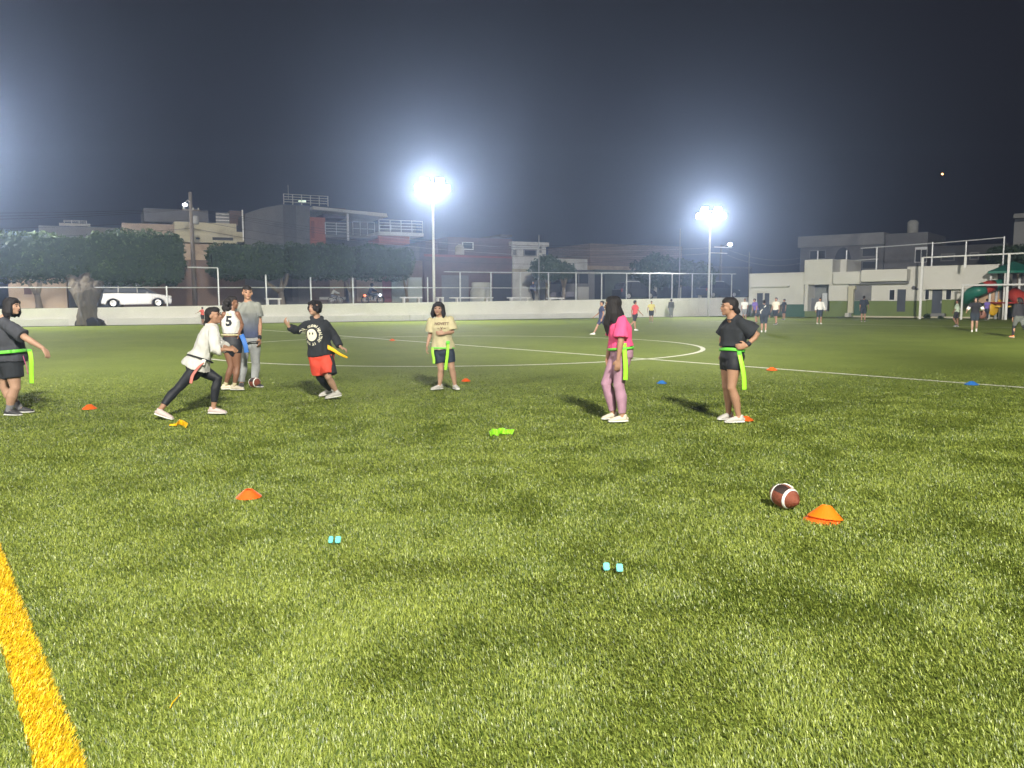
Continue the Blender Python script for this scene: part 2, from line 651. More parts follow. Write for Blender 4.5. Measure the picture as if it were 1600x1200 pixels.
UEND = wall_uz(1172, 480)[0]
mb = MB()
n = 40
for side in (0,):
    pts_f, pts_b = [], []
    for i in range(n + 1):
        u = -30 + (UEND + 30) * i / n
        pts_f.append((W(u, 0.05, -0.2), W(u, 0.05, wall_top(u)), W(u, 0.30, wall_top(u)), W(u, 0.30, -0.2)))
    vs = [[mb.bm.verts.new(p) for p in q] for q in pts_f]
    for i in range(n):
        for k in range(3):
            mb.bm.faces.new((vs[i][k], vs[i + 1][k], vs[i + 1][k + 1], vs[i][k + 1]))
    mb.bm.faces.new(vs[0])
    mb.bm.faces.new(vs[-1][::-1])
bmesh.ops.recalc_face_normals(mb.bm, faces=mb.bm.faces)
bw = thing('boundary_wall', 'long low white painted wall along the far side of the pitch with a stepped lower band', 'wall', W(0, 0, 0))
mb.build('upper_wall', M_wall, bw)
# the proud lower band, in lengths with joints between them
edges = [-30, wall_uz(165, 505)[0] - 3.2, None, wall_uz(168, 505)[0], wall_uz(640, 500)[0], wall_uz(660, 500)[0], wall_uz(960, 497)[0]]
segs = [(-30, wall_uz(108, 508)[0]), (wall_uz(167, 505)[0], wall_uz(640, 500)[0] - 0.04), (wall_uz(640, 500)[0], wall_uz(662, 500)[0] - 0.04), (wall_uz(662, 500)[0], wall_uz(700, 500)[0] - .04), (wall_uz(700, 500)[0], wall_uz(960, 497)[0])]
for u0, u1 in segs:
    mb = MB()
    zt = (0.44, 0.44)
    mb.prism([W(u0, -0.12, 0.0), W(u1, -0.12, 0.0), W(u1, -0.12, 0.46), W(u0, -0.12, 0.46)], WN * 0.165)
    mb.build('lower_band', M_wall2, bw)
# vertical painted seams
for px in (672, 700, 1077, 1092):
    u = wall_uz(px, 480)[0]
    mb = MB()
    mb.prism([W(u - .04, 0.03, 0.47), W(u + .04, 0.03, 0.47), W(u + .04, 0.03, wall_top(u) - .03), W(u - .04, 0.03, wall_top(u) - .03)], WN * 0.018)
    mb.build('seam', M_wall2, bw)


# ------------------------------------------------------------------ fence on the wall
def post(mb, u, v, z0, z1, r):
    mb.tube([W(u, v, z0), W(u, v, z1)], r, 8)


fence = thing('pipe_fence', 'white pipe railing on top of the boundary wall, posts rising in two heights', 'fence', W(0, 0.2, 1))
FV = 0.18
left_posts = [(260, 447), (340, 419), (415, 429), (485, 433), (551, 434), (668, 433)]
right_posts = [719, 767, 813, 857, 900, 940, 979, 1015, 1050, 1081.5, 1112, 1143]
for px, py in left_posts:
    u, z = wall_uz(px, py, FV)
    mb = MB()
    post(mb, u, FV, wall_top(u) - .02, z, 0.05)
    mb.build('post', M_galv, fence)
u668 = wall_uz(668, 433, FV)
rz = wall_uz(719, 425, FV)[1]
rz2 = wall_uz(1143, 428, FV)[1]
ur0, ur1 = wall_uz(700, 425, FV)[0], wall_uz(1150, 425, FV)[0]
for px in right_posts:
    u, _ = wall_uz(px, 450, FV)
    f = (u - ur0) / (ur1 - ur0)
    mb = MB()
    post(mb, u, FV, wall_top(u) - .02, rz + (rz2 - rz) * f, 0.055)
    mb.build('post', M_galv, fence)
mb = MB()
mb.tube([W(ur0, FV, rz), W(ur1, FV, rz2)], 0.035, 6)
mb.build('top_rail', M_galv, fence)
a, b = wall_uz(0, 449, FV), wall_uz(1000, 449, FV)
mb = MB()
mb.tube([W(a[0] - 8, FV + .07, a[1] - .05), W(a[0], FV + .07, a[1]), W(u668[0], FV + .07, wall_uz(668, 449.5, FV)[1]), W(wall_uz(857, 449, FV)[0], FV + .07, wall_uz(857, 450, FV)[1])], 0.032, 6)
mb.build('middle_rail', M_galv, fence)
a, b = wall_uz(293, 417.5, FV), wall_uz(340, 418.5, FV)
mb = MB()
mb.tube([W(a[0], FV, a[1]), W(b[0], FV, b[1])], 0.045, 6)
mb.build('top_rail', M_galv, fence)

# benches on the pavement behind the wall
def bench(px0, px1, py, label):
    u0, z0 = wall_uz(px0, py, 1.0)
    u1, _ = wall_uz(px1, py, 1.0)
    zs = (street_z(u0) + street_z(u1)) / 2
    t = thing('concrete_bench', label, 'bench', W((u0 + u1) / 2, 1.2, zs), 'benches on the pavement behind the wall')
    mb = MB()
    mb.box(W((u0 + u1) / 2, 1.2, z0), (u1 - u0, 0.42, 0.09), WROT, 0.015)
    mb.build('seat', M_white, t)
    for u in (u0 + (u1 - u0) * .15, u1 - (u1 - u0) * .15):
        mb = MB()
        mb.box(W(u, 1.2, (z0 - .045 + zs - 0.05) / 2), (0.12, 0.34, z0 - .045 - zs + 0.05), WROT, 0.01)
        mb.build('leg', M_white, t)


bench(415, 440, 467, 'short white bench behind the wall just left of the forked street tree')
bench(627, 660, 465, 'white bench behind the wall left of the tall floodlight mast')
bench(684, 694, 465, 'shortest white bench, right beside the tall floodlight mast')
bench(705, 771, 465.3, 'longest white bench, in front of the pale bulging water tank')
bench(795, 830, 465.3, 'white bench behind the wall with a dark standing person beside it')
bench(857, 882, 466, 'white bench below the white house with ironwork')


# ------------------------------------------------------------------ houses along the street
def rect(mb, px0, px1, pyt, pyb, v0, v1, at=None):
    """box with front plane v0: pixel rectangle read at its left edge (or at column 'at')"""
    a = px0 if at is None else at
    u0, zt = wall_uz(a, pyt, v0)
    zb = wall_uz(a, pyb, v0)[1]
    u0 = wall_uz(px0, pyt, v0)[0]
    u1 = wall_uz(px1, pyt, v0)[0]
    mb.box(W((u0 + u1) / 2, (v0 + v1) / 2, (zt + zb) / 2), (abs(u1 - u0), abs(v1 - v0), zt - zb), WROT)
    return u0, u1, zb, zt


def part_rect(name, m, par, *a, **k):
    mb = MB()
    rect(mb, *a, **k)
    return mb.build(name, m, par)


def window(par, px0, px1, pyt, pyb, v0, m=None):
    f = part_rect('window', M_white if m is None else m, par, px0, px1, pyt, pyb, v0 - .05, v0 + .02)
    mb = MB()
    w = (px1 - px0) * .1
    rect(mb, px0 + w, px1 - w, pyt + 0.12 * (pyb - pyt), pyb - 0.12 * (pyb - pyt), v0 - .065, v0)
    mb.build('pane', M_glass, f)
    return f


def rails(name, par, px0, px1, pyt, pyb, v, nrail=4, nposts=4, m=None, r=0.03):
    mb = MB()
    u0, zt = wall_uz(px0, pyt, v)
    zb = wall_uz(px0, pyb, v)[1]
    u1 = wall_uz(px1, pyt, v)[0]
    for i in range(nrail):
        z = zt - (zt - zb) * i / nrail
        mb.tube([W(u0, v, z), W(u1, v, z)], r, 6)
    for i in range(nposts):
        u = u0 + (u1 - u0) * i / (nposts - 1)
        mb.tube([W(u, v, zb), W(u, v, zt + .03)], r * 1.3, 6)
    return mb.build(name, m or M_galv, par)


V1 = 14.0
M_cream = mat('cream_plaster', (0.42, 0.39, 0.28), 0.9, 0.1, 0.8, stain=(0.30, 0.27, 0.2))
M_pinkc = mat('pinkish_plaster', (0.30, 0.24, 0.19), 0.9, 0.12, 0.8, stain=(0.2, 0.16, 0.13))
M_brown = mat('brown_plaster', (0.15, 0.105, 0.08), 0.9, 0.18, 0.9, stain=(0.09, 0.065, 0.05))
M_tan = mat('tan_plaster', (0.36, 0.28, 0.20), 0.9, 0.12, 0.7, stain=(0.24, 0.18, 0.13))
M_grey = mat('grey_plaster', (0.13, 0.13, 0.135), 0.9, 0.15, 0.7, stain=(0.09, 0.09, 0.092))
M_grey2 = mat('pale_grey_plaster', (0.22, 0.22, 0.22), 0.9, 0.12, 0.7, stain=(0.16, 0.16, 0.16))
M_red = mat('orange_red_paint', (0.33, 0.10, 0.06), 0.8, 0.12, 1.2)
M_maroon = mat('maroon_plaster', (0.13, 0.09, 0.095), 0.9, 0.15, 0.8, stain=(0.1, 0.08, 0.085))
M_red2 = mat('red_door_paint', (0.22, 0.06, 0.06), 0.7, 0.12, 1.2)
M_mint = mat('pale_mint_plaster', (0.36, 0.41, 0.38), 0.9, 0.1, 0.8, stain=(0.28, 0.3, 0.27))
M_whiteh = mat('white_house_plaster', (0.55, 0.55, 0.52), 0.9, 0.08, 0.8, stain=(0.4, 0.4, 0.38))
M_brick = brick_mat('clay_brick', (0.23, 0.17, 0.14), (0.19, 0.14, 0.115), (0.15, 0.125, 0.11))
M_brick2 = brick_mat('red_brick', (0.16, 0.10, 0.08), (0.12, 0.08, 0.065), (0.12, 0.10, 0.09))

# far left tan outbuilding
t = thing('outbuilding', 'low tan plastered wall with ragged top left of the thick double tree trunk', 'building', W(wall_uz(50, 460, 10)[0], 10, 1.1))
part_rect('wall', M_tan, t, 12, 103, 436, 482, 10, 13)
part_rect('wall_stain', mat('dark_paint_patch', (0.10, 0.06, 0.055), 0.9), t, 37, 49, 449, 460, 9.97, 10.02)
part_rect('cornice', M_brown, t, 11, 104, 448, 449.5, 9.95, 10.02)
mb = MB()
u0 = wall_uz(12, 436, 10)[0]
u1 = wall_uz(103, 436, 10)[0]
zt = wall_uz(12, 436, 10)[1]
pts = [W(u0, 10.0, zt)]
k = 26
for i in range(k + 1):
    pts.append(W(u0 + (u1 - u0) * i / k, 10.0, zt + 0.10 + 0.14 * noise.noise(Vector((i * .9, 3, 0))) + 0.05 * random.random()))
pts.append(W(u1, 10.0, zt))
mb.prism(pts, WN * 2.9)
mb.build('broken_parapet', M_tan, t)

# house behind the left trees
t = thing('house', 'distant white flat roofed house peeping above the far left trees', 'building', W(wall_uz(120, 460, 30)[0], 30, 1.2))
part_rect('wall', M_grey2, t, 60, 186, 352, 480, 30, 40)
part_rect('parapet', M_whiteh, t, 92, 141, 348, 352, 29.9, 30.3)
rails('roof_railing', t, 100, 135, 344, 348, 30.1, 2, 4)

t = thing('house', 'cream and brown house with a grey rooftop room behind the left lamp pole', 'building', W(wall_uz(280, 460, V1)[0], V1, 1.2))
part_rect('wall', M_brown, t, 190, 382, 404, 480, V1, V1 + 9)
part_rect('upper_wall', M_tan, t, 192, 380, 378, 403.8, V1 + .1, V1 + 9)
part_rect('parapet', M_pinkc, t, 190, 272, 348, 377.8, V1, V1 + 9)
part_rect('parapet', M_cream, t, 272.2, 369, 346, 377.8, V1 - .15, V1 + 9)
part_rect('cornice', M_cream, t, 366, 381, 362, 377.6, V1 - .1, V1 + 8)
part_rect('rooftop_room', M_grey, t, 224, 325, 325, 346, V1 + 5, V1 + 11)
part_rect('balcony_slot', M_dark, t, 332, 364, 370.5, 375, V1 - .18, V1 - .1)
part_rect('balcony_slot', M_dark, t, 306, 312, 371, 374, V1 - .18, V1 - .1)
f = part_rect('sign_frame', M_grey2, t, 337, 358, 332, 351, V1 + .5, V1 + .6)
part_rect('brick_stack', M_brick2, t, 359, 377, 329, 352, V1 + 4, V1 + 6)
mb = MB()
for py in (334, 339, 344, 349):
    ua, za = wall_uz(337, py, V1 + .4)
    ub, _ = wall_uz(358, py, V1 + .4)
    mb.tube([W(ua, V1 + .4, za), W(ub, V1 + .4, za)], .04, 6)
mb.build('lattice', M_white, t)
mb = MB()
ua, za = wall_uz(378.5, 328, V1 - .3)
mb.tube([W(ua, V1 - .3, za), W(ua, V1 - .3, wall_uz(378.5, 376, V1)[1])], .06, 8)
mb.build('drain_pipe', M_white, t)

# grey terrace house
t = thing('house', 'large grey terrace house with slanted white canopy, roof railings and a red panel', 'building', W(wall_uz(480, 460, V1)[0], V1, 1.3))


def ppoly(name, m, par, pix, v0, v1):
    mb = MB()
    pts = []
    for px, py in pix:
        u, z = wall_uz(px, py, v0)
        pts.append(W(u, v0, z))
    mb.prism(pts, WN * (v1 - v0))
    return mb.build(name, m, par)


ppoly('side_block', M_grey, t, [(382.5, 476), (382.5, 334), (410, 325), (440, 319.5), (484, 322), (484, 476)], V1, V1 + 8)
part_rect('pilaster', mat('dark_grey_plaster', (0.085, 0.085, 0.09), 0.9), t, 442, 462, 320, 476, V1 - .12, V1 - .01)
part_rect('ground_wall', M_brown, t, 484.3, 660, 404, 476, V1 - .05, V1 + 8)
part_rect('upper_wall', M_grey, t, 507, 655, 380, 403.6, V1 + .1, V1 + 8)
part_rect('red_panel', M_red, t, 484.3, 508, 339, 382, V1 - .1, V1 + 2)
part_rect('door', mat('dark_red_door', (0.2, 0.05, 0.03), .7), t, 486, 491, 345, 372, V1 - .14, V1 - .06)
part_rect('terrace_wall', M_grey, t, 508.3, 600, 346, 380, V1 + 3, V1 + 8)
part_rect('terrace_slab', M_grey2, t, 508.3, 590, 366, 370, V1 - .1, V1 + 3)
part_rect('sky_side_wall', M_maroon, t, 505, 540, 324, 340, V1 + 2, V1 + 8)
ppoly('canopy', M_whiteh, t, [(489, 327), (489, 322), (540, 327.5), (604, 333.5), (606, 339), (596, 338.5), (540, 332)], V1 - .6, V1 + 6)
mb = MB()
ua, za = wall_uz(543, 334, V1 - .3)
mb.box(W(ua, V1 - .3, (za + wall_uz(543, 376, V1 - .3)[1]) / 2), (.16, .16, za - wall_uz(543, 376, V1 - .3)[1]), WROT)
mb.build('column', M_white, t)
rails('terrace_railing', t, 508, 542, 348, 366, V1 - .15, 4, 3)
rails('terrace_railing', t, 551, 585, 346, 368, V1 + 1.0, 2, 4)
part_rect('balcony_slab', M_whiteh, t, 592, 662, 361.5, 367, V1 - 1, V1 + 3)
rails('balcony_railing', t, 592, 660, 343, 361.5, V1 - .9, 4, 5)
part_rect('balcony_wall', M_red, t, 592, 640, 367.2, 380, V1 - .4, V1 + 3)
part_rect('balcony_room', M_grey, t, 600, 650, 349, 361.4, V1 + 2, V1 + 6)
window(t, 592, 612, 351, 359, V1 + 1.9, M_mint)
rails('roof_railing', t, 443, 512, 303, 319, V1 + .3, 4, 6, r=.035)
mb = MB()
ua, za = wall_uz(450, 289, V1 + .3)
mb.tube([W(ua, V1 + .3, za), W(ua, V1 + .3, za - 1.3)], .02, 6)
mb.build('antenna', M_galv, t)
part_rect('rooftop_lamp', glow_mat('rooftop_lamp_glow', (0.8, 1.0, 0.7), 1.6), t, 467, 478, 313, 315, V1 + 1, V1 + 1.2)
part_rect('shop_panel', M_tan, t, 515, 537, 432, 471, V1 - .1, V1 - .06)
part_rect('shop_panel', M_tan, t, 557, 597, 435, 471, V1 - .1, V1 - .06)
part_rect('gate', M_red2, t, 597.5, 611, 432, 472, V1 - .12, V1 - .06)
part_rect('shop_panel', M_mint, t, 612, 659, 433, 472, V1 - .1, V1 - .06)
part_rect('doorway', M_dark, t, 540, 549, 450, 471, V1 - .1, V1 - .06)
part_rect('doorway', M_dark, t, 440, 456, 436, 471, V1 - .16, V1 - .121)
part_rect('plinth', M_whiteh, t, 500, 540, 464, 468, V1 - .4, V1 - .12)

# maroon house
t = thing('house', 'maroon two storey house in the glow right of the tall floodlight mast', 'building', W(wall_uz(730, 460, V1)[0], V1, 1.4))
part_rect('wall', M_maroon, t, 663, 800, 400, 476, V1 - .2, V1 + 8)
part_rect('upper_wall', M_maroon, t, 700, 800, 370, 399.7, V1 + .3, V1 + 8)
part_rect('rooftop_room', M_grey, t, 782, 800.3, 366, 369.8, V1 + .35, V1 + 6)
part_rect('parapet', M_red2, t, 663, 800, 397, 400.5, V1 - .35, V1 - .21)
part_rect('upper_band', M_maroon, t, 665, 700, 376, 399.8, V1 + 3, V1 + 8)
part_rect('garage_door', M_dark, t, 770, 799, 428, 472, V1 - .24, V1 - .18)
part_rect('garage_door', mat('grey_roller_door', (0.16, 0.17, 0.19), .6), t, 690, 732, 430, 472, V1 - .24, V1 - .18)
window(t, 722, 740, 378, 390, V1 + .25)
part_rect('awning_rail', M_galv, t, 695, 800, 424, 425, V1 - .5, V1 - .24)
for px, py, lab in ((718, 400, 'small white rooftop water tank on the maroon house'),):
    mb = MB()
    u, z = wall_uz(px, 398, V1 - .1)
    u = wall_uz(px, py, V1 + .1)[0]
    mb.lathe([(0, 0), (.42, 0), (.45, .1), (.45, .3), (.42, .33), (.45, .36), (.45, .75), (.3, .95), (.15, 1.0), (.15, 1.08), (0, 1.08)], W(u, V1 + .05, wall_uz(663, 397, V1 - .35)[1]), seg=18)
    tag(mb.build('water_tank', M_whiteh, smooth=True), lab, 'water tank')
mb = MB()
u, z = wall_uz(751.5, 441, 9)
u2, zb = wall_uz(751.5, 472, 9)
H = z - street_z(u)
mb.lathe([(0, 0), (1.05, 0), (1.05, H * .15), (1.0, H * .3), (1.02, H * .55), (.88, H * .68), (.78, H * .75), (.86, H * .78), (.86, H * .97), (.8, H), (0, H)], W(u, 9, street_z(u) - .02), seg=22)
tag(mb.build('water_tank', mat('pale_tank_plaster', (0.46, 0.47, 0.40), .8, .1, 1.2), smooth=True), 'large pale bulging tank standing on the street behind the longest bench', 'water tank')

# white house
t = thing('house', 'white house with projecting roof slab and a lower wing, left of the brick building', 'building', W(wall_uz(830, 460, V1)[0], V1, 1.5))
part_rect('wall', M_whiteh, t, 801, 853, 383.5, 421, V1, V1 + 7)
part_rect('ground_wall', M_whiteh, t, 801, 858, 421.3, 470, V1 - .1, V1 + 7)
part_rect('roof_slab', M_whiteh, t, 800.5, 858, 377, 383.2, V1 - .5, V1 + 7.4)
f = part_rect('window', M_grey2, t, 818, 839, 389, 400, V1 - .04, V1 + .03)
part_rect('pane', M_glass, f, 820, 837, 391, 399, V1 - .06, V1)
part_rect('window', M_grey2, t, 802, 807, 390, 399, V1 - .04, V1 + .03)
part_rect('string_course', M_cream, t, 800.6, 824, 420, 425, V1 - .3, V1 - .11)
mb = MB()
for px, py in ((844, 387), (844, 393), (850, 399)):
    u, z = wall_uz(px, py, V1 - .06)
    mb.box(W(u, V1 - .03, z), (.35, .08, .25), WROT)
mb.build('wall_blocks', M_grey2, t)
part_rect('wing', M_whiteh, t, 858.3, 921, 403.5, 421, V1 + .5, V1 + 7)
part_rect('wing_ground_wall', M_grey2, t, 858.3, 921, 421.3, 470, V1 + .8, V1 + 7)
part_rect('canopy', M_grey, t, 876, 926, 421, 423.5, V1 - .6, V1 + .7)
part_rect('doorway', M_dark, t, 878, 903, 428, 443, V1 + .72, V1 + .82)
part_rect('doorway', M_dark, t, 906, 919, 428, 443, V1 + .72, V1 + .82)
part_rect('fence_wall', M_whiteh, t, 857, 876, 444, 468, V1 - .3, V1 - .15)
part_rect('fence_wall', M_whiteh, t, 903, 920, 448, 468, V1 - .3, V1 - .15)
part_rect('fence_wall', mat('violet_grey_paint', (0.30, 0.29, 0.34), .8), t, 857, 902, 456, 464, V1 - .45, V1 - .31)
mb = MB()
for i in range(9):
    px = 879 + i * 5
    u, z = wall_uz(px, 428, V1 + .3)
    ring = [W(u + .28 * math.cos(a), V1 + .3, z - .5 + .4 * math.sin(a)) for a in np.linspace(0, 2 * math.pi, 9)]
    mb.tube(ring, .025, 5, caps=False)
mb.build('ironwork', M_dark, t)

# brick house
t = thing('house', 'windowless clay brick building with a dull green ground floor behind the right fence', 'building', W(wall_uz(990, 460, V1)[0], V1, 1.6))
part_rect('wall', M_brick, t, 922, 1066, 380, 415, V1, V1 + 9)
part_rect('brick_band', M_tan, t, 922, 1066, 415.2, 421, V1 - .05, V1 + 9)
part_rect('ground_wall', mat('dull_green_plaster', (0.10, 0.125, 0.11), .9, .2, .8), t, 929, 1066, 421.3, 470, V1 - .02, V1 + 9)
part_rect('gate', M_dark, t, 930, 945, 430, 468, V1 - .1, V1 - .03)
part_rect('gate', M_grey2, t, 919.5, 929, 424, 468, V1 - .1, V1 - .03)
part_rect('roof_vent', M_maroon, t, 985, 989, 417, 419.5, V1 - .3, V1 - .06)

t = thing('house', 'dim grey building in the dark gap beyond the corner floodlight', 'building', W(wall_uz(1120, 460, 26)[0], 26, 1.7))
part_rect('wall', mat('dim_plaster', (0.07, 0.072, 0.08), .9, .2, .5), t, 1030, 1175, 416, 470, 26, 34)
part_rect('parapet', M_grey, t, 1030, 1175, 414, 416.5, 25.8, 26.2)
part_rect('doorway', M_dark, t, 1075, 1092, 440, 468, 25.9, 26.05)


# ------------------------------------------------------------------ poles and cables
def pole(name, px, pyt, v, r0, r1, m, label, cat, parts=None, group=None):
    u, z = wall_uz(px, pyt, v)
    zs = street_z(u)
    t = thing(name, label, cat, W(u, v, zs), group)
    mb = MB()
    mb.tube([W(u, v, zs - .05), W(u, v, zs + (z - zs) * .5), W(u, v, z)], [r0, (r0 + r1) / 2, r1], 10)
    mb.build('pole', m, t, True)
    return t, u, z


M_wood = mat('weathered_pole', (0.14, 0.12, 0.10), .9, .2, 3)
t, u, z = pole('utility_pole', 297, 300, 4.5, 0.17, 0.12, M_wood, 'tall utility pole with a small lit street lamp left of the centre left house', 'utility pole')
mb = MB()
mb.box(W(u, 4.4, z - 1.3), (1.2, .09, .09), WROT, .01)
mb.build('crossarm', M_wood, t)
mb = MB()
mb.lathe([(0, 0), (.2, 0), (.22, .1), (.22, .55), (.12, .62), (0, .64)], W(u + .3, 4.5, z - 2.3), seg=12)
mb.build('transformer', M_grey2, t, True)
ul, zl = wall_uz(289, 320, 4.0)
mb = MB()
mb.tube([W(u, 4.5, z - .8), W(u - .2, 4.3, z - .6), W(ul, 4.0, zl + .14)], .03, 6)
mb.build('lamp_arm', M_galv, t)
mb = MB()
mb.ball(W(ul, 4.0, zl), .15, 12, (1.2, 1, .8))
mb.build('lamp_head', glow_mat('street_lamp_glow', (0.9, 0.95, 1.0), 12), t, True)
for s_ in (-.5, .15, .5):
    mb = MB()
    mb.lathe([(0, 0), (.05, 0), (.06, .06), (.03, .14), (0, .15)], W(u + s_, 4.4, z - 1.25), seg=8)
    mb.build('insulator', M_whiteh, t)
POLE_A = (u, z)
t, u, z = pole('utility_pole', 1127, 383, 12, 0.17, 0.12, M_wood, 'utility pole with a bright street lamp and crossarm right of the corner floodlight', 'utility pole')
mb = MB()
mb.box(W(u + .2, 11.9, z - .25), (2.6, .09, .09), WROT, .01)
mb.build('crossarm', M_white, t)
mb = MB()
mb.box(W(u - .4, 11.9, z - .9), (2.4, .08, .08), WROT, .01)
mb.build('crossarm', M_white, t)
mb = MB()
mb.ball(W(u + .55, 11.2, z + .05), .24, 12, (1.2, 1, .8))
mb.build('lamp_head', glow_mat('street_lamp_glow', (0.9, 0.95, 1.0), 12), t, True)
mb = MB()
mb.tube([W(u, 12, z - .3), W(u + .55, 11.2, z + .15)], .03, 6)
mb.build('lamp_arm', M_galv, t)
POLE_B = (u, z)
M_dimp = mat('weathered_grey_post', (0.25, 0.26, 0.27), .7)
pole('net_post', 842, 367, 2.0, .055, .045, M_dimp, 'slim grey post rising in front of the white house', 'post')
pole('net_post', 1063, 357, 2.0, .055, .045, M_dimp, 'slim pale post rising left of the corner floodlight', 'post')
pole('net_post', 1171, 394, 0.6, .055, .045, M_dimp, 'slim pale post at the corner where the wall meets the clubhouse', 'post')
mb = MB()
for s_, dz in ((-.5, -1.2), (0, -1.2), (.5, -1.2), (0, -2.0), (0.1, -2.6)):
    for (ua, za, ub, zb) in ((POLE_A[0] - 45, POLE_A[1] + dz - .2, POLE_A[0], POLE_A[1] + dz), (POLE_A[0], POLE_A[1] + dz, POLE_A[0] + 40, POLE_A[1] + dz - 1.4)):
        pts = []
        for i in range(15):
            f = i / 14
            pts.append(W(ua + (ub - ua) * f, 4.4 + s_, za + (zb - za) * f - 1.3 * 4 * f * (1 - f) * (1 + .3 * s_)))
        mb.tube(pts, .012, 4, caps=False)
tag(mb.build('overhead_cables', mat('black_cable', (.03, .03, .03), .6)), 'sagging black overhead cables strung from the left utility pole', 'cables')
mb = MB()
for dz in (-.2, -.85):
    for (ub, zb) in ((POLE_B[0] - 45, POLE_B[1] + .3), (POLE_B[0] + 14, POLE_B[1] - .6)):
        pts = [W(POLE_B[0] + (ub - POLE_B[0]) * i / 14, 11.9, POLE_B[1] + dz + (zb - POLE_B[1]) * i / 14 - 1.0 * 4 * (i / 14) * (1 - i / 14)) for i in range(15)]
        mb.tube(pts, .012, 4, caps=False)
tag(mb.build('overhead_cables', mat('pale_cable', (.35, .35, .36), .5)), 'thin pale overhead cables meeting at the right utility pole', 'cables')


# ------------------------------------------------------------------ floodlight masts
M_lens = glow_mat('floodlight_lens', (1.0, 0.84, 0.52), 40)
M_body = mat('floodlight_housing', (0.35, 0.36, 0.38), .5, .1, 3, metal=.5)


def mast(top, base_z, label, yaw=0.0, r=0.11):
    t = thing('floodlight_mast', label, 'floodlight', (top.x, top.y, base_z), 'floodlight masts round the pitch')
    mb = MB()
    mb.tube([(top.x, top.y, base_z), (top.x, top.y, top.z - .1)], [r, r * .75], 12)
    mb.build('pole', M_white, t, True)
    mb = MB()
    rot = Matrix.Rotation(yaw, 3, 'Z')
    mb.box(Vector(top) + rot @ Vector((0, 0, -.1)), (2.6, .1, .1), rot, .01)
    mb.box(Vector(top) + rot @ Vector((0, 0, .45)), (2.0, .1, .1), rot, .01)
    mb.box(Vector(top) + rot @ Vector((0, 0, .2)), (.1, .1, .8), rot, .01)
    mb.build('crossarm', M_body, t)
    for (hx, hz_) in ((-1.05, .05), (-.35, .05), (.35, .05), (1.05, .05), (-.6, .62), (.6, .62)):
        tilt = rot @ Matrix.Rotation(R(32), 3, 'X')
        c = Vector(top) + rot @ Vector((hx, -.16, hz_))
        mb = MB()
        mb.box(c, (.66, .14, .52), tilt, .02)
        h = mb.build('floodlight_head', M_body, t)
        mb = MB()
        mb.box(c + tilt @ Vector((0, -.085, 0)), (.6, .02, .46), tilt)
        mb.build('lens', M_lens, h)
    return t


u_, _ = wall_uz(680, 470, 0.9)
mast(MAST_FAR, street_z(u_) - .1, 'tall lit floodlight mast left of centre, behind the player in the cream shirt')
mast(MAST_CORNER, 0, 'shorter lit floodlight mast by the far right corner of the white wall')
mast(MAST_LEFT, street_z(-5), 'lit floodlight mast beyond the left edge of the picture')
# ------------------------------------------------------------------ trees
def leaf_mat(name, lo, hi):
    m = bpy.data.materials.new(name)
    m.use_nodes = True
    N, L = m.node_tree.nodes, m.node_tree.links
    b = N['Principled BSDF']
    b.inputs['Roughness'].default_value = 0.6
    b.inputs['Specular IOR Level'].default_value = 0.3
    at = N.new('ShaderNodeAttribute')
    at.attribute_name = 'tint'
    r = N.new('ShaderNodeValToRGB')
    r.color_ramp.elements[0].color = (*lo, 1)
    r.color_ramp.elements[1].color = (*hi, 1)
    L.new(at.outputs['Fac'], r.inputs[0])
    L.new(r.outputs[0], b.inputs['Base Color'])
    return m


M_leaf = leaf_mat('clipped_tree_leaves', (0.018, 0.036, 0.016), (0.065, 0.105, 0.045))
M_bark = mat('pale_bark', (0.20, 0.17, 0.13), .95, .3, 2.5, .6, 25, stretch=(1, 1, .25))
M_limed = mat('limewashed_bark', (0.5, 0.5, 0.46), .95, .12, 2.5, .4, 25)


def leaves(name, pts, size, par, org, m=M_leaf):
    """pts: (n,3) world positions; one folded quad per leaf clump"""
    n = len(pts)
    P3 = np.asarray(pts) - np.array(org)
    q = rng.normal(size=(n, 3))
    q /= np.linalg.norm(q, axis=1)[:, None]
    w = np.cross(q, rng.normal(size=(n, 3)))
    w /= np.linalg.norm(w, axis=1)[:, None]
    s = size * (0.6 + 0.8 * rng.random(n))[:, None]
    V = np.stack([P3 - q * s, P3 - w * s * .45, P3 + q * s, P3 + w * s * .45], 1).astype(np.float32)
    me = bpy.data.meshes.new(name)
    me.vertices.add(n * 4)
    me.vertices.foreach_set('co', V.reshape(-1))
    me.loops.add(n * 4)
    me.loops.foreach_set('vertex_index', np.arange(n * 4, dtype=np.int32))
    me.polygons.add(n)
    me.polygons.foreach_set('loop_start', np.arange(n, dtype=np.int32) * 4)
    me.update(calc_edges=True)
    at = me.attributes.new('tint', 'FLOAT', 'POINT')
    tn = np.array([noise.noise(Vector(p) * 0.9) for p in P3]) * 0.6 + 0.45 + rng.normal(0, .18, n)
    at.data.foreach_set('value', np.repeat(np.clip(tn, 0, 1), 4).astype(np.float32))
    return link(name, me, m, par)


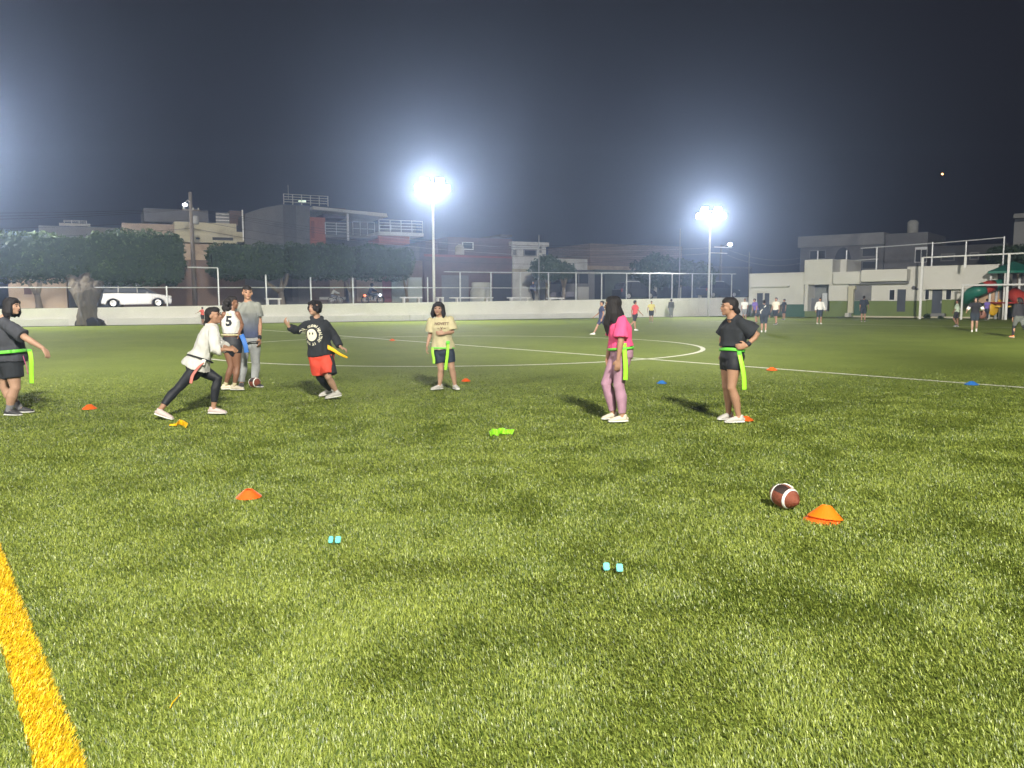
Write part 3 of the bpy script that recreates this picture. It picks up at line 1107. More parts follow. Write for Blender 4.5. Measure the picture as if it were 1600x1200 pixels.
def crown_pts(u0, u1, v0, v1, z0, z1, dens, round_=0.35, rough=0.34, slope=0.0):
    """points filling the outer shell of a clipped, box-like crown"""
    cu, cv, cz = (u0 + u1) / 2, (v0 + v1) / 2, (z0 + z1) / 2
    a, b, c = (u1 - u0) / 2, (v1 - v0) / 2, (z1 - z0) / 2
    area = 8 * (a * b + b * c + a * c)
    n = int(area * dens)
    out = []
    pw = 5.0
    while len(out) < n:
        d = rng.normal(size=(n, 3))
        # a point on the superellipsoid
        f = np.abs(rng.random((n, 3)) * 2 - 1)
        d = np.sign(d) * f
        ax = rng.choice(3, n, p=np.array([b * c, a * c, a * b]) / (b * c + a * c + a * b))
        d[np.arange(n), ax] = np.sign(d[np.arange(n), ax])
        k = (np.abs(d) ** pw).sum(1) ** (-1 / pw)
        d = d * k[:, None]
        r = 1 - np.abs(rng.normal(0, .05, n))
        p = np.stack([cu + d[:, 0] * a * r, cv + d[:, 1] * b * r, cz + d[:, 2] * c * r], 1)
        bump = np.array([noise.noise(Vector(q) * .8) + .5 * noise.noise(Vector(q) * 2.3) for q in p])
        keep = bump > -.75
        p[:, 2] += bump * rough
        p[:, 1] += bump * rough * d[:, 1]
        p[:, 0] += bump * rough * d[:, 0]
        p[:, 2] += slope * (p[:, 0] - u0)
        out.extend(p[keep])
    q = np.array(out[:n])
    return np.array([W(*r_) for r_ in q])


def boxtree(px0, px1, pyt, pyb, v, dep, trunk, label, dens=26, size=.13, group='clipped street trees behind the wall', lime=False, roots=None, slope=0.0):
    u0, zt = wall_uz(px0, pyt, v)
    u1 = wall_uz(px1, pyt, v)[0]
    zb = wall_uz(px0, pyb, v)[1]
    um = (u0 + u1) / 2
    tu = wall_uz(trunk[0], 470, v + dep / 2)[0]
    org = W(tu, v + dep / 2, 0 if roots else street_z(tu))
    t = thing('clipped_tree', label, 'tree', org, group)
    leaves('crown', crown_pts(u0, u1, v, v + dep, zb, zt, dens, slope=slope), size, t, org)
    mb = MB()
    mb.box(W(um, v + dep / 2, (zt + zb) / 2 + slope * (um - u0)), (u1 - u0 - .5, dep - .5, zt - zb - .5), WROT, .2)  # solid dark box added inside the crown to block light
    core = mb.build('crown_light_block', mat('dark_light_block', (0.022, 0.038, 0.018), .9, .5, 6, 1.0, 8), t)
    z0 = org.z - .1
    r0 = trunk[1]
    mb = MB()
    zc = zb + .4
    vm = v + dep / 2
    fork = z0 + (zc - z0) * .45
    mb.tube([W(tu, vm, z0), W(tu + .03, vm, z0 + .3), W(tu - .05, vm, fork)], [r0 * 1.3, r0, r0 * .85], 10)
    for du, dr in ((-trunk[2], .6), (trunk[2] * .35, .65), (0.1, .45)):
        mb.tube([W(tu - .05, vm, fork - .05), W(tu + du * .5, vm + .1, fork + (zc - fork) * .45), W(tu + du, vm, zc + .5)], [r0 * .8, r0 * dr, r0 * dr * .7], 8)
    mb.build('trunk', M_limed if lime else M_bark, t, True)
    return t


# the old double-trunked tree whose foot breaks through the wall
big = boxtree(-70, 152, 360, 438, 1.0, 3.6, (60, .2, .8), 'left half of the broad clipped hedge-like crown at the left edge', dens=24)
u0, zt = wall_uz(130, 357, .6)
u1 = wall_uz(291, 357, .6)[0]
zb = wall_uz(150, 444, .6)[1]
tu = wall_uz(135, 500, -.35)[0]
org = W(tu, -.35, 0)
t = thing('clipped_tree', 'wide clipped tree with a thick double trunk rooted in front of the white wall', 'tree', org, 'clipped street trees behind the wall')
leaves('crown', crown_pts(u0, u1, .4, 4.2, zb, zt, 28), .13, t, org)
mb = MB()
mb.box(W((u0 + u1) / 2, 2.3, (zt + zb) / 2), (u1 - u0 - .5, 3.2, zt - zb - .5), WROT, .2)  # added core that stops light passing through this crown
mb.build('crown_light_block', MATS['dark_light_block'], t)
mb = MB()


def tw(px, py, v=-.35):
    u, z = wall_uz(px, py, v)
    return W(u, v, z)


# two stems
for pts_, rr_ in (([tw(129, 509), tw(129, 498), tw(131, 480), tw(125, 462, -.1), tw(117, 447, .9), tw(108, 425, 2.2)], [.40, .30, .30, .40, .40, .30]),
                  ([tw(146, 509, -.25), tw(144, 496, -.25), tw(145, 480, -.2), tw(147, 462, 0), tw(152, 446, 1.0), tw(160, 425, 2.3)], [.38, .28, .28, .36, .36, .28]),
                  ([tw(136, 478, -.2), tw(137, 460, 0), tw(136, 446, .9), tw(135, 425, 2.0)], [.26, .46, .5, .44]),
                  ([tw(136, 466, -.1), tw(140, 447, .8), tw(143, 425, 2.2)], [.34, .40, .3])):
    mb.tube(pts_, rr_, 14)
M_bark2 = mat('grey_rugged_bark', (0.10, 0.088, 0.070), .95, .35, 2.5, .9, 14, stretch=(1, 1, .25))
mb_trunk, t_trunk = mb, t
mb = MB()
for px, r_ in ((127, .42), (141, .55), (152, .46), (159, .28), (134, .4)):
    mb.ball(tw(px, 508), r_, 18, (1, .6, 1.0 if px != 159 else .8))
for v_ in mb.bm.verts:
    v_.co += Vector((1, 1, .5)) * .09 * noise.noise(v_.co * 4)
mb.build('root_foot', mat('dark_root_bark', (0.022, 0.021, 0.02), .95, .3, 3, .8, 14), t, True)
boxtree(326, 452, 378, 434, 2.2, 3.6, (440, .25, 1.9), 'clipped box-shaped tree with a pale forked trunk behind the man in grey', dens=30)
boxtree(448, 560, 379, 435, 2.4, 3.4, (548, .16, .5), 'darker middle section of the clipped tree row, above the parked motorcycle', dens=30)
boxtree(556, 650, 383, 434, 2.6, 3.2, (636, .14, .4), 'hazy end of the clipped tree row just left of the tall floodlight mast', dens=28)


def bushtree(px, py, rpx, v, label, trunk_py=None, lime=True, tr_=.16, dens=1.0, name='round_tree', sq=.75):
    u, z = wall_uz(px, py, v)
    d = (W(u, v, z) - EYE).y
    r = rpx / FPX * d
    org = W(u, v, street_z(u))
    t = thing(name, label, 'tree', org)
    n = int(2600 * dens)
    c = rng.normal(size=(n, 3))
    c /= np.linalg.norm(c, axis=1)[:, None]
    rr = (0.55 + .45 * rng.random(n) ** .5)
    lump = np.array([1 + .35 * noise.noise(Vector(q) * 2.2 + Vector((px, 0, 0))) + .2 * noise.noise(Vector(q) * 5) for q in c])
    p = c * (rr * lump)[:, None] * r
    p[:, 2] *= sq
    pts = p + np.array(W(u, v, z))
    leaves('crown', pts, max(.10, r * .09), t, org)
    mb = MB()
    mb.tube([org + Vector((0, 0, -.1)), org + Vector((.05, 0, (z - org.z) * .45))], [tr_ * 1.2, tr_], 9)
    mb.build('trunk', M_limed if lime else M_bark, t, True)
    mb = MB()
    h = (z - org.z)
    for a in range(4):
        aa = a * 1.6 + px
        mb.tube([org + Vector((.05, 0, h * .42)), org + Vector((.05 + .3 * r * math.cos(aa), .3 * r * math.sin(aa), h * .8)), org + Vector((.6 * r * math.cos(aa), .6 * r * math.sin(aa), h * 1.05))], [tr_ * .8, tr_ * .5, tr_ * .2], 7)
    mb.build('limbs', M_bark, t, True)
    return t


bushtree(855, 420, 26, 5, 'dark spiky round tree in front of the white house', lime=False)
bushtree(880, 424, 18, 6, 'small dark bushy tree right beside the spiky tree by the white house', lime=False)
bushtree(1024, 424, 34, 6, 'hazy round tree with a whitewashed forked trunk before the brick building', dens=1.3)
bushtree(1062, 427, 28, 6, 'hazy street tree with a short whitewashed trunk, middle one of the three near the corner', dens=1.1)
bushtree(1094, 430, 26, 6, 'hazy street tree with a whitewashed trunk just left of the corner floodlight', dens=1.1)
bushtree(1240 - 60, 455, 8, 10, 'small dark shrub in the gap beside the clubhouse corner', lime=False, dens=.3)

# ------------------------------------------------------------------ clubhouse on the right (its own facade frame)
FA, FB = G(1173, 494.5), G(1600, 498.8)
FU = (FB - FA).normalized()
FN = Vector((FU.y, -FU.x, 0))          # out of the facade, towards the pitch? fixed below
if FN.dot(EYE - FA) < 0:
    FN = -FN
FROT = Matrix(((FU.x, -FN.x, 0), (FU.y, -FN.y, 0), (0, 0, 1)))


def F(s, n, z):
    return FA + FU * s + FN * n + Vector((0, 0, z))


def fsz(px, py, n=0.0):
    d = ray(px, py)
    o = FA + FN * n
    t = (o - EYE).dot(FN) / d.dot(FN)
    p = EYE + d * t
    return (p - FA).dot(FU), p.z


def frect(name, m, par, px0, px1, pyt, pyb, n0, n1, at=None, bevel=0.0):
    """box between facade offsets n0 (front) and n1 (back); pixel rectangle read on the front plane"""
    a = (px0 + px1) / 2 if at is None else at
    zt = fsz(a, pyt, n0)[1]
    zb = fsz(a, pyb, n0)[1]
    s0, s1 = fsz(px0, pyt, n0)[0], fsz(px1, pyt, n0)[0]
    mb = MB()
    mb.box(F((s0 + s1) / 2, (n0 + n1) / 2, (zt + zb) / 2), (s1 - s0, n0 - n1, zt - zb), FROT, bevel)
    return mb.build(name, m, par)


M_cw = mat('clubhouse_white', (0.66, 0.65, 0.59), .85, .04, .6, .1, 15, stain=(0.58, 0.57, 0.51), stain_scale=.3)
M_cg = mat('clubhouse_olive', (0.15, 0.20, 0.055), .8, .08, .7, .1, 15)
M_cg2 = mat('clubhouse_deep_green', (0.05, 0.12, 0.07), .8, .1, .7)
M_trim = mat('clubhouse_cream_trim', (0.55, 0.52, 0.38), .8, .06, 1)
M_door = mat('slate_blue_door', (0.055, 0.065, 0.085), .5, .1, 3)
club = thing('clubhouse', 'long low white and green sports building along the right side of the pitch', 'building', F(0, 0, 0))
# left low wing with recessed porch
frect('wall', M_cw, club, 1171, 1257, 428.5, 475.5, 0, -7)
frect('green_dado', M_cg2, club, 1228, 1257.4, 475.8, 495, .03, -6.9)
frect('green_dado', mat('dim_green', (0.07, 0.10, 0.075), .8), club, 1171, 1227.7, 475.8, 494.7, -.02, -6.9)
frect('canopy_slab', M_cw, club, 1172, 1231, 446.5, 448.5, .5, 0.01)
frect('door', M_door, club, 1183, 1192, 458, 485, .035, -.05)
frect('door', M_door, club, 1195, 1202, 458, 485, .035, -.05)
frect('parapet_cap', M_cw, club, 1171, 1256, 426.5, 428.6, .06, -7.05)
# entrance block
frect('entrance_block', M_cw, club, 1257.5, 1301, 405.5, 444.5, .35, -6)
frect('entrance_return', M_cw, club, 1301.2, 1323, 405.5, 425, -1.8, -6)
frect('entrance_pier', M_cw, club, 1296, 1327, 425, 470, .3, -5)
frect('green_dado', M_cg, club, 1296, 1327, 470.2, 495.4, .33, -5)
frect('entrance_recess', mat('grey_gate_interior', (0.25, 0.27, 0.27), .8, .15, 1.5), club, 1258, 1296, 445, 486, -1.5, -2)
frect('entrance_pier', M_cw, club, 1257.5, 1263, 445, 486, .3, -1.45)
gt = frect('gate', mat('grey_metal_gate', (0.20, 0.21, 0.22), .5, .1, 2, metal=.4), club, 1264, 1294, 466, 486, -.6, -.66)
frect('gate_panel', M_galv, gt, 1285, 1293, 458, 484, -.55, -.59)
frect('threshold', M_cg, club, 1257.5, 1296, 486.2, 495.3, .3, -1.9)
# stair pillar
frect('parapet_band', M_cw, club, 1301.5, 1345, 424.5, 444, .9, .32, bevel=.1)
frect('wall', M_cw, club, 1327.3, 1448, 443, 470, 0, -7)
frect('green_dado', M_cg, club, 1327.3, 1448, 470.3, 495.8, .03, -7)
frect('canopy', M_cw, club, 1345.3, 1417, 421, 439.5, 1.3, .02, bevel=.05)
frect('canopy', M_grey2, club, 1326, 1417, 440, 443.6, .7, .02)
frect('upper_wall', M_cw, club, 1326, 1448, 427, 442.9, 0, -7)
cp_ = frect('pillar', M_trim, club, 1325.5, 1333.5, 452, 489, .85, .5)
frect('pillar_cap', M_trim, cp_, 1325, 1336, 447, 452, .9, .45)
frect('porch_back', M_grey2, club, 1336, 1362, 446, 469.8, .04, .01)
frect('porch_dado', M_cg2, club, 1334.5, 1345, 470.4, 492, .06, .031)
w_ = frect('window', M_white, club, 1389, 1399, 452, 470, .04, -.05)
frect('pane', M_glass, w_, 1390.3, 1397.7, 453, 468.5, .06, 0)
frect('door', M_door, club, 1402.5, 1415.5, 452, 487, .05, -.05)
mb = MB()
s_, z_ = fsz(1428, 450, .06)
mb.tube([F(s_, 0, z_), F(s_, .18, z_ + .02)], .16, 12)
mb.tube([F(s_ + .25, 0, z_ - .1), F(s_ + .25, .12, z_ - .1)], .1, 10)
mb.build('wall_vent', M_grey, club)
# right part
frect('wall', M_cw, club, 1418, 1560, 416.5, 468, .06, -7, at=1480)
frect('parapet_cap', M_cw, club, 1418, 1562, 415, 416.7, .14, -7.05, at=1480)
frect('green_dado', M_cg, club, 1448.3, 1560, 468.3, 497, .09, -7, at=1480)
frect('porch_slab', M_cw, club, 1445, 1505, 450.6, 452, .9, .1)
for a_, b_ in ((1445.5, 1452.5), (1478, 1487)):
    w_ = frect('window', M_white, club, a_, b_, 452.5, 468.5, .1, 0)
    frect('pane', M_glass, w_, a_ + .8, b_ - .8, 453.2, 467.8, .12, .03)
d_ = frect('door', M_door, club, 1457, 1472.5, 452.5, 489.5, .11, 0)
frect('handle', M_galv, d_, 1470, 1471, 470, 474, .16, .1)
frect('step', M_grey2, club, 1454, 1476, 489.8, 494.5, .6, .1)
frect('kerb', M_trim, club, 1333, 1560, 494.5, 496.8, .5, .1, at=1450)
cb = frect('concrete_box', M_whiteh, None, 1320, 1326, 489, 495.5, 2.0, 1.3)
tag(cb, 'small white concrete box at the foot of the cream pillar', 'box')

# shrubs at the clubhouse foot
for px, rp in ((1449, 4.5), (1470, 3)):
    s_, z_ = fsz(px, 494, .5)
    org = F(s_, .5, 0)
    n = 500
    c = rng.normal(size=(n, 3))
    c /= np.linalg.norm(c, axis=1)[:, None]
    d_ = (org - EYE).y
    r_ = rp / FPX * d_
    pts = c * (rng.random(n) ** .4)[:, None] * r_ * np.array([1, 1, .8]) + np.array(org) + np.array([0, 0, r_ * .7])
    tb = thing('shrub', 'small dark shrub at the foot of the clubhouse ' + ('left of' if px < 1460 else 'right below') + ' the slate door', 'shrub', org)
    leaves('foliage', pts, .12, tb, org)

# grey house behind the clubhouse
hg = thing('house', 'unlit grey rooftop house with dark windows behind the clubhouse', 'building', F(10, -12, 0))
frect('wall', M_grey, hg, 1251, 1381, 385, 470, -12, -20, at=1300)
frect('parapet', M_grey2, hg, 1247, 1381, 367, 384.7, -11.6, -20, at=1300)
frect('side_wall', M_grey, hg, 1381.3, 1450, 365, 470, -12.4, -20, at=1400)
for a_, b_, c_, d_ in ((1265, 1290, 391, 405), (1347, 1369, 387, 401), (1347, 1369, 408, 420)):
    w_ = frect('window', M_grey2, hg, a_, b_, c_, d_, -11.95, -12.05)
    frect('pane', M_dark, w_, a_ + 1, b_ - 1, c_ + 1, d_ - 1, -11.9, -12.02)
mb = MB()
s0, zb_ = fsz(1303, 412, -11.95)
s1, zt_ = fsz(1331, 386, -11.95)
arc = [F(s0, -11.95, zb_ - .8)] + [F((s0 + s1) / 2 - (s1 - s0) / 2 * math.cos(a_), -11.95, zb_ + (zt_ - zb_) * math.sin(a_)) for a_ in np.linspace(0, math.pi, 14)] + [F(s1, -11.95, zb_ - .8)]
mb.prism(arc, -FN * .1)
mb.build('arched_opening', M_dark, hg)
for a_, b_ in ((1430, 1449),):
    w_ = frect('window', M_galv, hg, a_, b_, 386, 410, -12.3, -12.45)
    frect('pane', M_dark, w_, a_ + 1, (a_ + b_) / 2 - .6, 390, 409, -12.25, -12.42)
    frect('pane', M_dark, w_, (a_ + b_) / 2 + .6, b_ - 1, 390, 409, -12.25, -12.42)
mb = MB()
s_, z_ = fsz(1426, 363, -15)
mb.lathe([(0, 0), (.5, 0), (.5, .75), (.48, .78), (.5, .81), (.5, 1.2), (.3, 1.4), (.12, 1.45), (0, 1.45)], F(s_, -15, fsz(1400, 365, -12.4)[1] + .0), seg=18)
tag(mb.build('water_tank', mat('grey_tank', (0.3, 0.3, 0.28), .8), smooth=True), 'pale cylindrical water tank on the roof of the unlit grey house', 'water tank')
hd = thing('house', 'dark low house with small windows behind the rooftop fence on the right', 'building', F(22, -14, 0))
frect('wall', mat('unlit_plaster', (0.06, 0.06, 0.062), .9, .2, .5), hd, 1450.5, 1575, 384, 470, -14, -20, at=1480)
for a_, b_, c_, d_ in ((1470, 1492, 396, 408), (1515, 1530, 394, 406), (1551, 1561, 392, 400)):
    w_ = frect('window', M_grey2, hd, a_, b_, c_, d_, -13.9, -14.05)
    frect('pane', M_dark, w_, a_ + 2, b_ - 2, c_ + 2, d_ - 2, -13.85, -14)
hd = thing('house', 'tall dim house cut by the right edge of the picture', 'building', F(36, -16, 0))
frect('wall', M_grey2, hd, 1585, 1640, 346, 470, -16, -24, at=1600)
frect('parapet', M_grey2, hd, 1584, 1640, 333, 340, -15.7, -24, at=1600)
frect('roof_gap', M_dark, hd, 1586, 1640, 340.2, 345.8, -16.2, -24, at=1600)
# dark trees right
def fartree(px, py, rpx, n_off, label, sq=.8, k=1800):
    s_, z_ = fsz(px, py, n_off)
    c0 = F(s_, n_off, z_)
    d_ = (c0 - EYE).y
    r_ = rpx / FPX * d_
    org = F(s_, n_off, 0)
    t = thing('dark_tree', label, 'tree', org)
    c = rng.normal(size=(k, 3))
    c /= np.linalg.norm(c, axis=1)[:, None]
    lump = np.array([1 + .3 * noise.noise(Vector(q) * 2 + Vector((px, 3, 0))) for q in c])
    pts = c * ((rng.random(k) ** .4) * lump)[:, None] * r_ * np.array([1, 1, sq]) + np.array(c0)
    leaves('crown', pts, .16, t, org)
    mb = MB()
    mb.tube([org, org + Vector((0.1, 0, z_ * .6)), org + Vector((0, 0, z_))], [.2, .15, .08], 8)
    mb.build('trunk', M_bark, t, True)


fartree(1562, 400, 20, -9, 'dark tree behind the playground, left of the green roof')
fartree(1592, 402, 26, -10, 'dark tree behind the green playground roof at the right edge')

# fence along the clubhouse roof
rf = thing('rooftop_fence', 'white pipe net fence standing along the clubhouse roof', 'fence', F(8, -3, 3))


def fpost(par, px, pyt, pyb, n, r=.06, name='post'):
    s_, zt = fsz(px, pyt, n)
    zb = fsz(px, pyb, n)[1]
    mb = MB()
    mb.tube([F(s_, n, zb), F(s_, n, zt)], r, 8)
    return mb.build(name, M_galv if name != 'post_w' else M_white, par)


for px, a_, b_ in ((1278, 392, 408), (1323, 391, 428), (1370.5, 386, 425), (1457.5, 378, 418), (1510, 377, 416), (1569.5, 369, 417)):
    fpost(rf, px, a_, b_, -2.5)
for (a_, pa, b_, pb) in ((1345, 388, 1457, 380), (1457.5, 380.5, 1569.5, 371), (1335, 407, 1372, 404.5)):
    sa, za = fsz(a_, pa, -2.5)
    sb, zb_ = fsz(b_, pb, -2.5)
    mb = MB()
    mb.tube([F(sa, -2.5, za), F(sb, -2.5, zb_)], .045, 6)
    mb.build('rail', M_galv, rf)

# tall ball-stop frame in front of the clubhouse and the goal
bs = thing('ball_stop_frame', 'tall white steel ball-stop frame of three posts in front of the playground', 'frame', F(26, 3, 0))
NB_ = 3.0
for px, pyt, pyb in ((1442, 402, 498), (1509, 399, 449), (1577.5, 395.5, 500)):
    s_, zt = fsz(px, pyt, NB_)
    zb = 0 if pyb > 480 else fsz(px, 418, NB_)[1]
    mb = MB()
    mb.box(F(s_, NB_, (zt + zb) / 2), (.16, .16, zt - zb), FROT, .01)
    mb.build('post', M_white, bs)
sa, za = fsz(1442, 402.5, NB_)
sb, zb_ = fsz(1577, 395.5, NB_)
mb = MB()
mb.tube([F(sa, NB_, za), F(sb + 8, NB_, zb_ + (zb_ - za) * .4)], .055, 8)
mb.build('top_rail', M_white, bs)
ds = (sb - sa)
gl = thing('goal', 'white football goal in front of the playground at the right edge', 'goal', F(sa + ds * .5, NB_ + .4, 0))
s0, z0 = fsz(1504.5, 447, NB_ + .4)
s1 = fsz(1640, 447, NB_ + .4)[0]
mb = MB()
mb.tube([F(s0, NB_ + .4, 0), F(s0, NB_ + .4, z0)], .075, 10)
mb.build('goalpost', M_white, gl)
mb = MB()
mb.tube([F(s0 - .075, NB_ + .4, z0 + .06), F(s1, NB_ + .4, z0 + .06)], .075, 10)
mb.build('crossbar', M_white, gl)

# ------------------------------------------------------------------ playground
pg = thing('playground_tower', 'playground tower with green hipped roof and a curling red and green tube slide', 'playground', F(30, -1, 0))
M_pg = mat('playground_green_plastic', (0.02, 0.16, 0.11), .35, .06, 2)
M_pr = mat('playground_red_plastic', (0.42, 0.05, 0.035), .35, .06, 2)
M_py = mat('playground_yellow_plastic', (0.75, 0.45, 0.02), .4, .05, 2)
M_pn = mat('playground_tan_plastic', (0.5, 0.33, 0.2), .5, .08, 2)
NP = 1.2


def fp(px, py, n=NP):
    s_, z_ = fsz(px, py, n)
    return F(s_, n, z_)


mb = MB()
c = fp(1583, 424, NP)
rr = 1.9
ring = [c + Vector((rr * math.cos(a_), rr * math.sin(a_), 0)) for a_ in np.linspace(0, 2 * math.pi, 7)[:-1]]
ring2 = [c + Vector((rr * math.cos(a_), rr * math.sin(a_), -.15)) for a_ in np.linspace(0, 2 * math.pi, 7)[:-1]]
top = c + Vector((0, 0, .75))
vr = [mb.bm.verts.new(p) for p in ring]
vr2 = [mb.bm.verts.new(p) for p in ring2]
vt = mb.bm.verts.new(top)
for i in range(6):
    mb.bm.faces.new((vr[i], vr[(i + 1) % 6], vt))
    mb.bm.faces.new((vr2[i], vr2[(i + 1) % 6], vr[(i + 1) % 6], vr[i]))
mb.bm.faces.new(vr2[::-1])
mb.build('roof', M_pg, pg)
for dx, dy in ((-1.1, -.9), (1.1, -.9), (-1.1, .9), (1.1, .9)):
    mb = MB()
    mb.tube([(c.x + dx, c.y + dy, 0), (c.x + dx, c.y + dy, c.z - .1)], .09, 10)
    mb.build('post', M_white, pg, True)
mb = MB()
mb.box(Vector((c.x, c.y, 1.25)), (2.4, 2.0, .12), None, .02)
mb.build('deck', M_pr, pg)


def tube_seg(pix, r, m, n=NP + .2):
    mb = MB()
    mb.tube([fp(a_, b_, nn) for a_, b_, nn in pix], r, 16)
    o_ = mb.build('slide_tube', m, pg, True)
    return o_


tube_seg([(1574, 444, 1.2), (1563, 445, 1.4), (1551, 446.5, 1.7)], .42, M_pg)
tube_seg([(1551, 446.5, 1.7), (1545, 448, 2.0), (1538, 450, 2.4)], .46, M_pr)
tube_seg([(1538, 450, 2.4), (1528, 454, 2.6), (1518, 458.5, 2.5), (1512, 465, 2.0), (1512, 472, 1.3)], .47, M_pg)
mb = MB()
mb.ball(Vector(fp(1552, 482, 1.2)), .5, 16, (.8, .3, 1.1))
mb.build('yellow_panel', M_py, pg, True)
mb = MB()
mb.box(Vector(fp(1548, 463, .9)), (1.6, .08, 1.0), FROT, .02)
mb.build('side_panel', M_pn, pg)
for px in (1557, 1564):
    mb = MB()
    b_ = fp(px, 460, 1.0)
    mb.tube([(b_.x, b_.y, 0), (b_.x, b_.y, b_.z + .4)], .1, 10)
    mb.build('post', M_galv, pg, True)
mb = MB()
mb.box(Vector(fp(1568, 479, 1.6)), (1.0, .4, .12), FROT, .02)
mb.box(Vector(fp(1566, 475, 1.5)), (.7, .1, .5), FROT @ Matrix.Rotation(R(25), 3, 'Y'), .02)
mb.build('yellow_seat', M_py, pg)
mb = MB()
mb.tube([fp(1582, 458, 1.6), fp(1590, 463, 1.8), fp(1600, 470, 2.0), fp(1612, 478, 2)], [.5, .5, .52, .5], 14)
mb.build('slide_chute', M_pr, pg, True)

# the orange light high in the dark sky
mb = MB()
mb.ball(P(1472.5, 272, 420), .48, 10)
tag(mb.build('sky_light', glow_mat('orange_sky_light', (1.0, 0.45, 0.15), 14)), 'tiny orange point of light high in the dark sky on the right', 'light')
# ------------------------------------------------------------------ people
def sweep(mb, pts, ab, side, seg=16, cap0=True, cap1=True):
    """closed tube through pts; ab = (half width, half depth) per point, side = direction of the width"""
    pts = [Vector(p) for p in pts]
    ab = [(q, q) if isinstance(q, (int, float)) else q for q in ab]
    sides = side if isinstance(side, list) else [side] * len(pts)
    tan = [(pts[min(i + 1, len(pts) - 1)] - pts[max(i - 1, 0)]).normalized() for i in range(len(pts))]
    P2, A2, T2, S2 = [], [], [], []
    if cap0:
        b = min(ab[0])
        for k in (0.97, 0.72, 0.38):
            c = math.sqrt(max(0, 1 - k * k))
            P2.append(pts[0] - tan[0] * b * k)
            A2.append((max(ab[0][0] * c, .001), max(ab[0][1] * c, .001)))
            T2.append(tan[0])
            S2.append(sides[0])
    for i in range(len(pts)):
        P2.append(pts[i]); A2.append(ab[i]); T2.append(tan[i]); S2.append(sides[i])
    if cap1:
        b = min(ab[-1])
        for k in (0.38, 0.72, 0.97):
            c = math.sqrt(max(0, 1 - k * k))
            P2.append(pts[-1] + tan[-1] * b * k)
            A2.append((max(ab[-1][0] * c, .001), max(ab[-1][1] * c, .001)))
            T2.append(tan[-1])
            S2.append(sides[-1])
    rings = []
    for p, (a, b), t, s in zip(P2, A2, T2, S2):
        s = Vector(s)
        u = s - t * s.dot(t)
        if u.length < 1e-3:
            u = Vector((0.3, 1, .2)).cross(t)
        u.normalize()
        w = t.cross(u).normalized()
        rings.append([mb.bm.verts.new(p + u * a * math.cos(k * 2 * math.pi / seg) + w * b * math.sin(k * 2 * math.pi / seg)) for k in range(seg)])
    for i in range(len(rings) - 1):
        for k in range(seg):
            mb.bm.faces.new((rings[i][k], rings[i][(k + 1) % seg], rings[i + 1][(k + 1) % seg], rings[i + 1][k]))
    mb.bm.faces.new(rings[0][::-1])
    mb.bm.faces.new(rings[-1])
    return mb


def lerp(a, b, f):
    return Vector(a) * (1 - f) + Vector(b) * f


def fuse(mb, name, m, parent, voxel, smooth=4, fold=0.0, fscale=(9, 9, 4), seed=0):
    """weld the swept pieces into ONE continuous skin"""
    bmesh.ops.recalc_face_normals(mb.bm, faces=mb.bm.faces)
    o = mb.build(name, m, parent)
    r = o.modifiers.new('r', 'REMESH')
    r.mode = 'VOXEL'
    r.voxel_size = voxel
    r.use_smooth_shade = True
    s = o.modifiers.new('s', 'SMOOTH')
    s.factor = 0.5
    s.iterations = smooth
    bpy.context.view_layer.update()
    dg = bpy.context.evaluated_depsgraph_get()
    me = bpy.data.meshes.new_from_object(o.evaluated_get(dg))
    old = o.data
    o.modifiers.clear()
    o.data = me
    bpy.data.meshes.remove(old)
    me.name = name
    if fold:
        nv = len(me.vertices)
        co = np.empty(nv * 3, np.float32)
        no = np.empty(nv * 3, np.float32)
        me.vertices.foreach_get('co', co)
        me.vertices.foreach_get('normal', no)
        co = co.reshape(-1, 3)
        no = no.reshape(-1, 3)
        d = np.array([noise.noise(Vector((p[0] * fscale[0] + seed, p[1] * fscale[1], p[2] * fscale[2] + p[0] * 3))) + .5 * noise.noise(Vector((p[0] * fscale[0] * 2.3, p[1] * fscale[1] * 2.3 + seed, p[2] * fscale[2] * 2.3))) for p in co])
        co += no * (d * fold)[:, None]
        me.vertices.foreach_set('co', co.reshape(-1))
    me.polygons.foreach_set('use_smooth', [True] * len(me.polygons))
    me.update()
    return o


def hand(mb, wr, d, n, thumb, curl=0.35, s=1.0):
    """palm, four bent fingers of different lengths and a thumb leaving the side of the palm"""
    d = Vector(d).normalized()
    n = Vector(n)
    n = (n - d * n.dot(d)).normalized()
    ac = d.cross(n) * thumb                    # towards the thumb
    k = wr + d * .088 * s
    sweep(mb, [wr - d * .01, wr + d * .02 * s, wr + d * .055 * s, k], [(.024 * s, .017 * s), (.030 * s, .015 * s), (.040 * s, .013 * s), (.038 * s, .011 * s)], ac, 12)
    for off, ln, dc in ((.030, .072, 0), (.010, .080, .05), (-.011, .074, .12), (-.030, .058, .2)):
        p = k + ac * off * s - d * .008
        dd = d.copy()
        pts = [p]
        c = curl + dc
        for i, f in enumerate((.46, .30, .24)):
            c_ = c * (0.7 + .5 * i)
            ax = d.cross(n)
            dd = Matrix.Rotation(-c_, 3, ax) @ dd if (Matrix.Rotation(-c_, 3, ax) @ dd).dot(n) > (Matrix.Rotation(c_, 3, ax) @ dd).dot(n) else Matrix.Rotation(c_, 3, ax) @ dd
            p = p + dd * ln * f * s
            pts.append(p)
        sweep(mb, pts, [.0098 * s, .009 * s, .0085 * s, .0072 * s], ac, 8)
    b = wr + d * .025 * s + ac * .026 * s
    e1 = b + (d * .6 + ac * .7 + n * .25).normalized() * .036 * s
    e2 = e1 + (d * .9 + ac * .2 + n * .35).normalized() * .030 * s
    sweep(mb, [b, e1, e2], [.014 * s, .0105 * s, .0085 * s], n, 8)


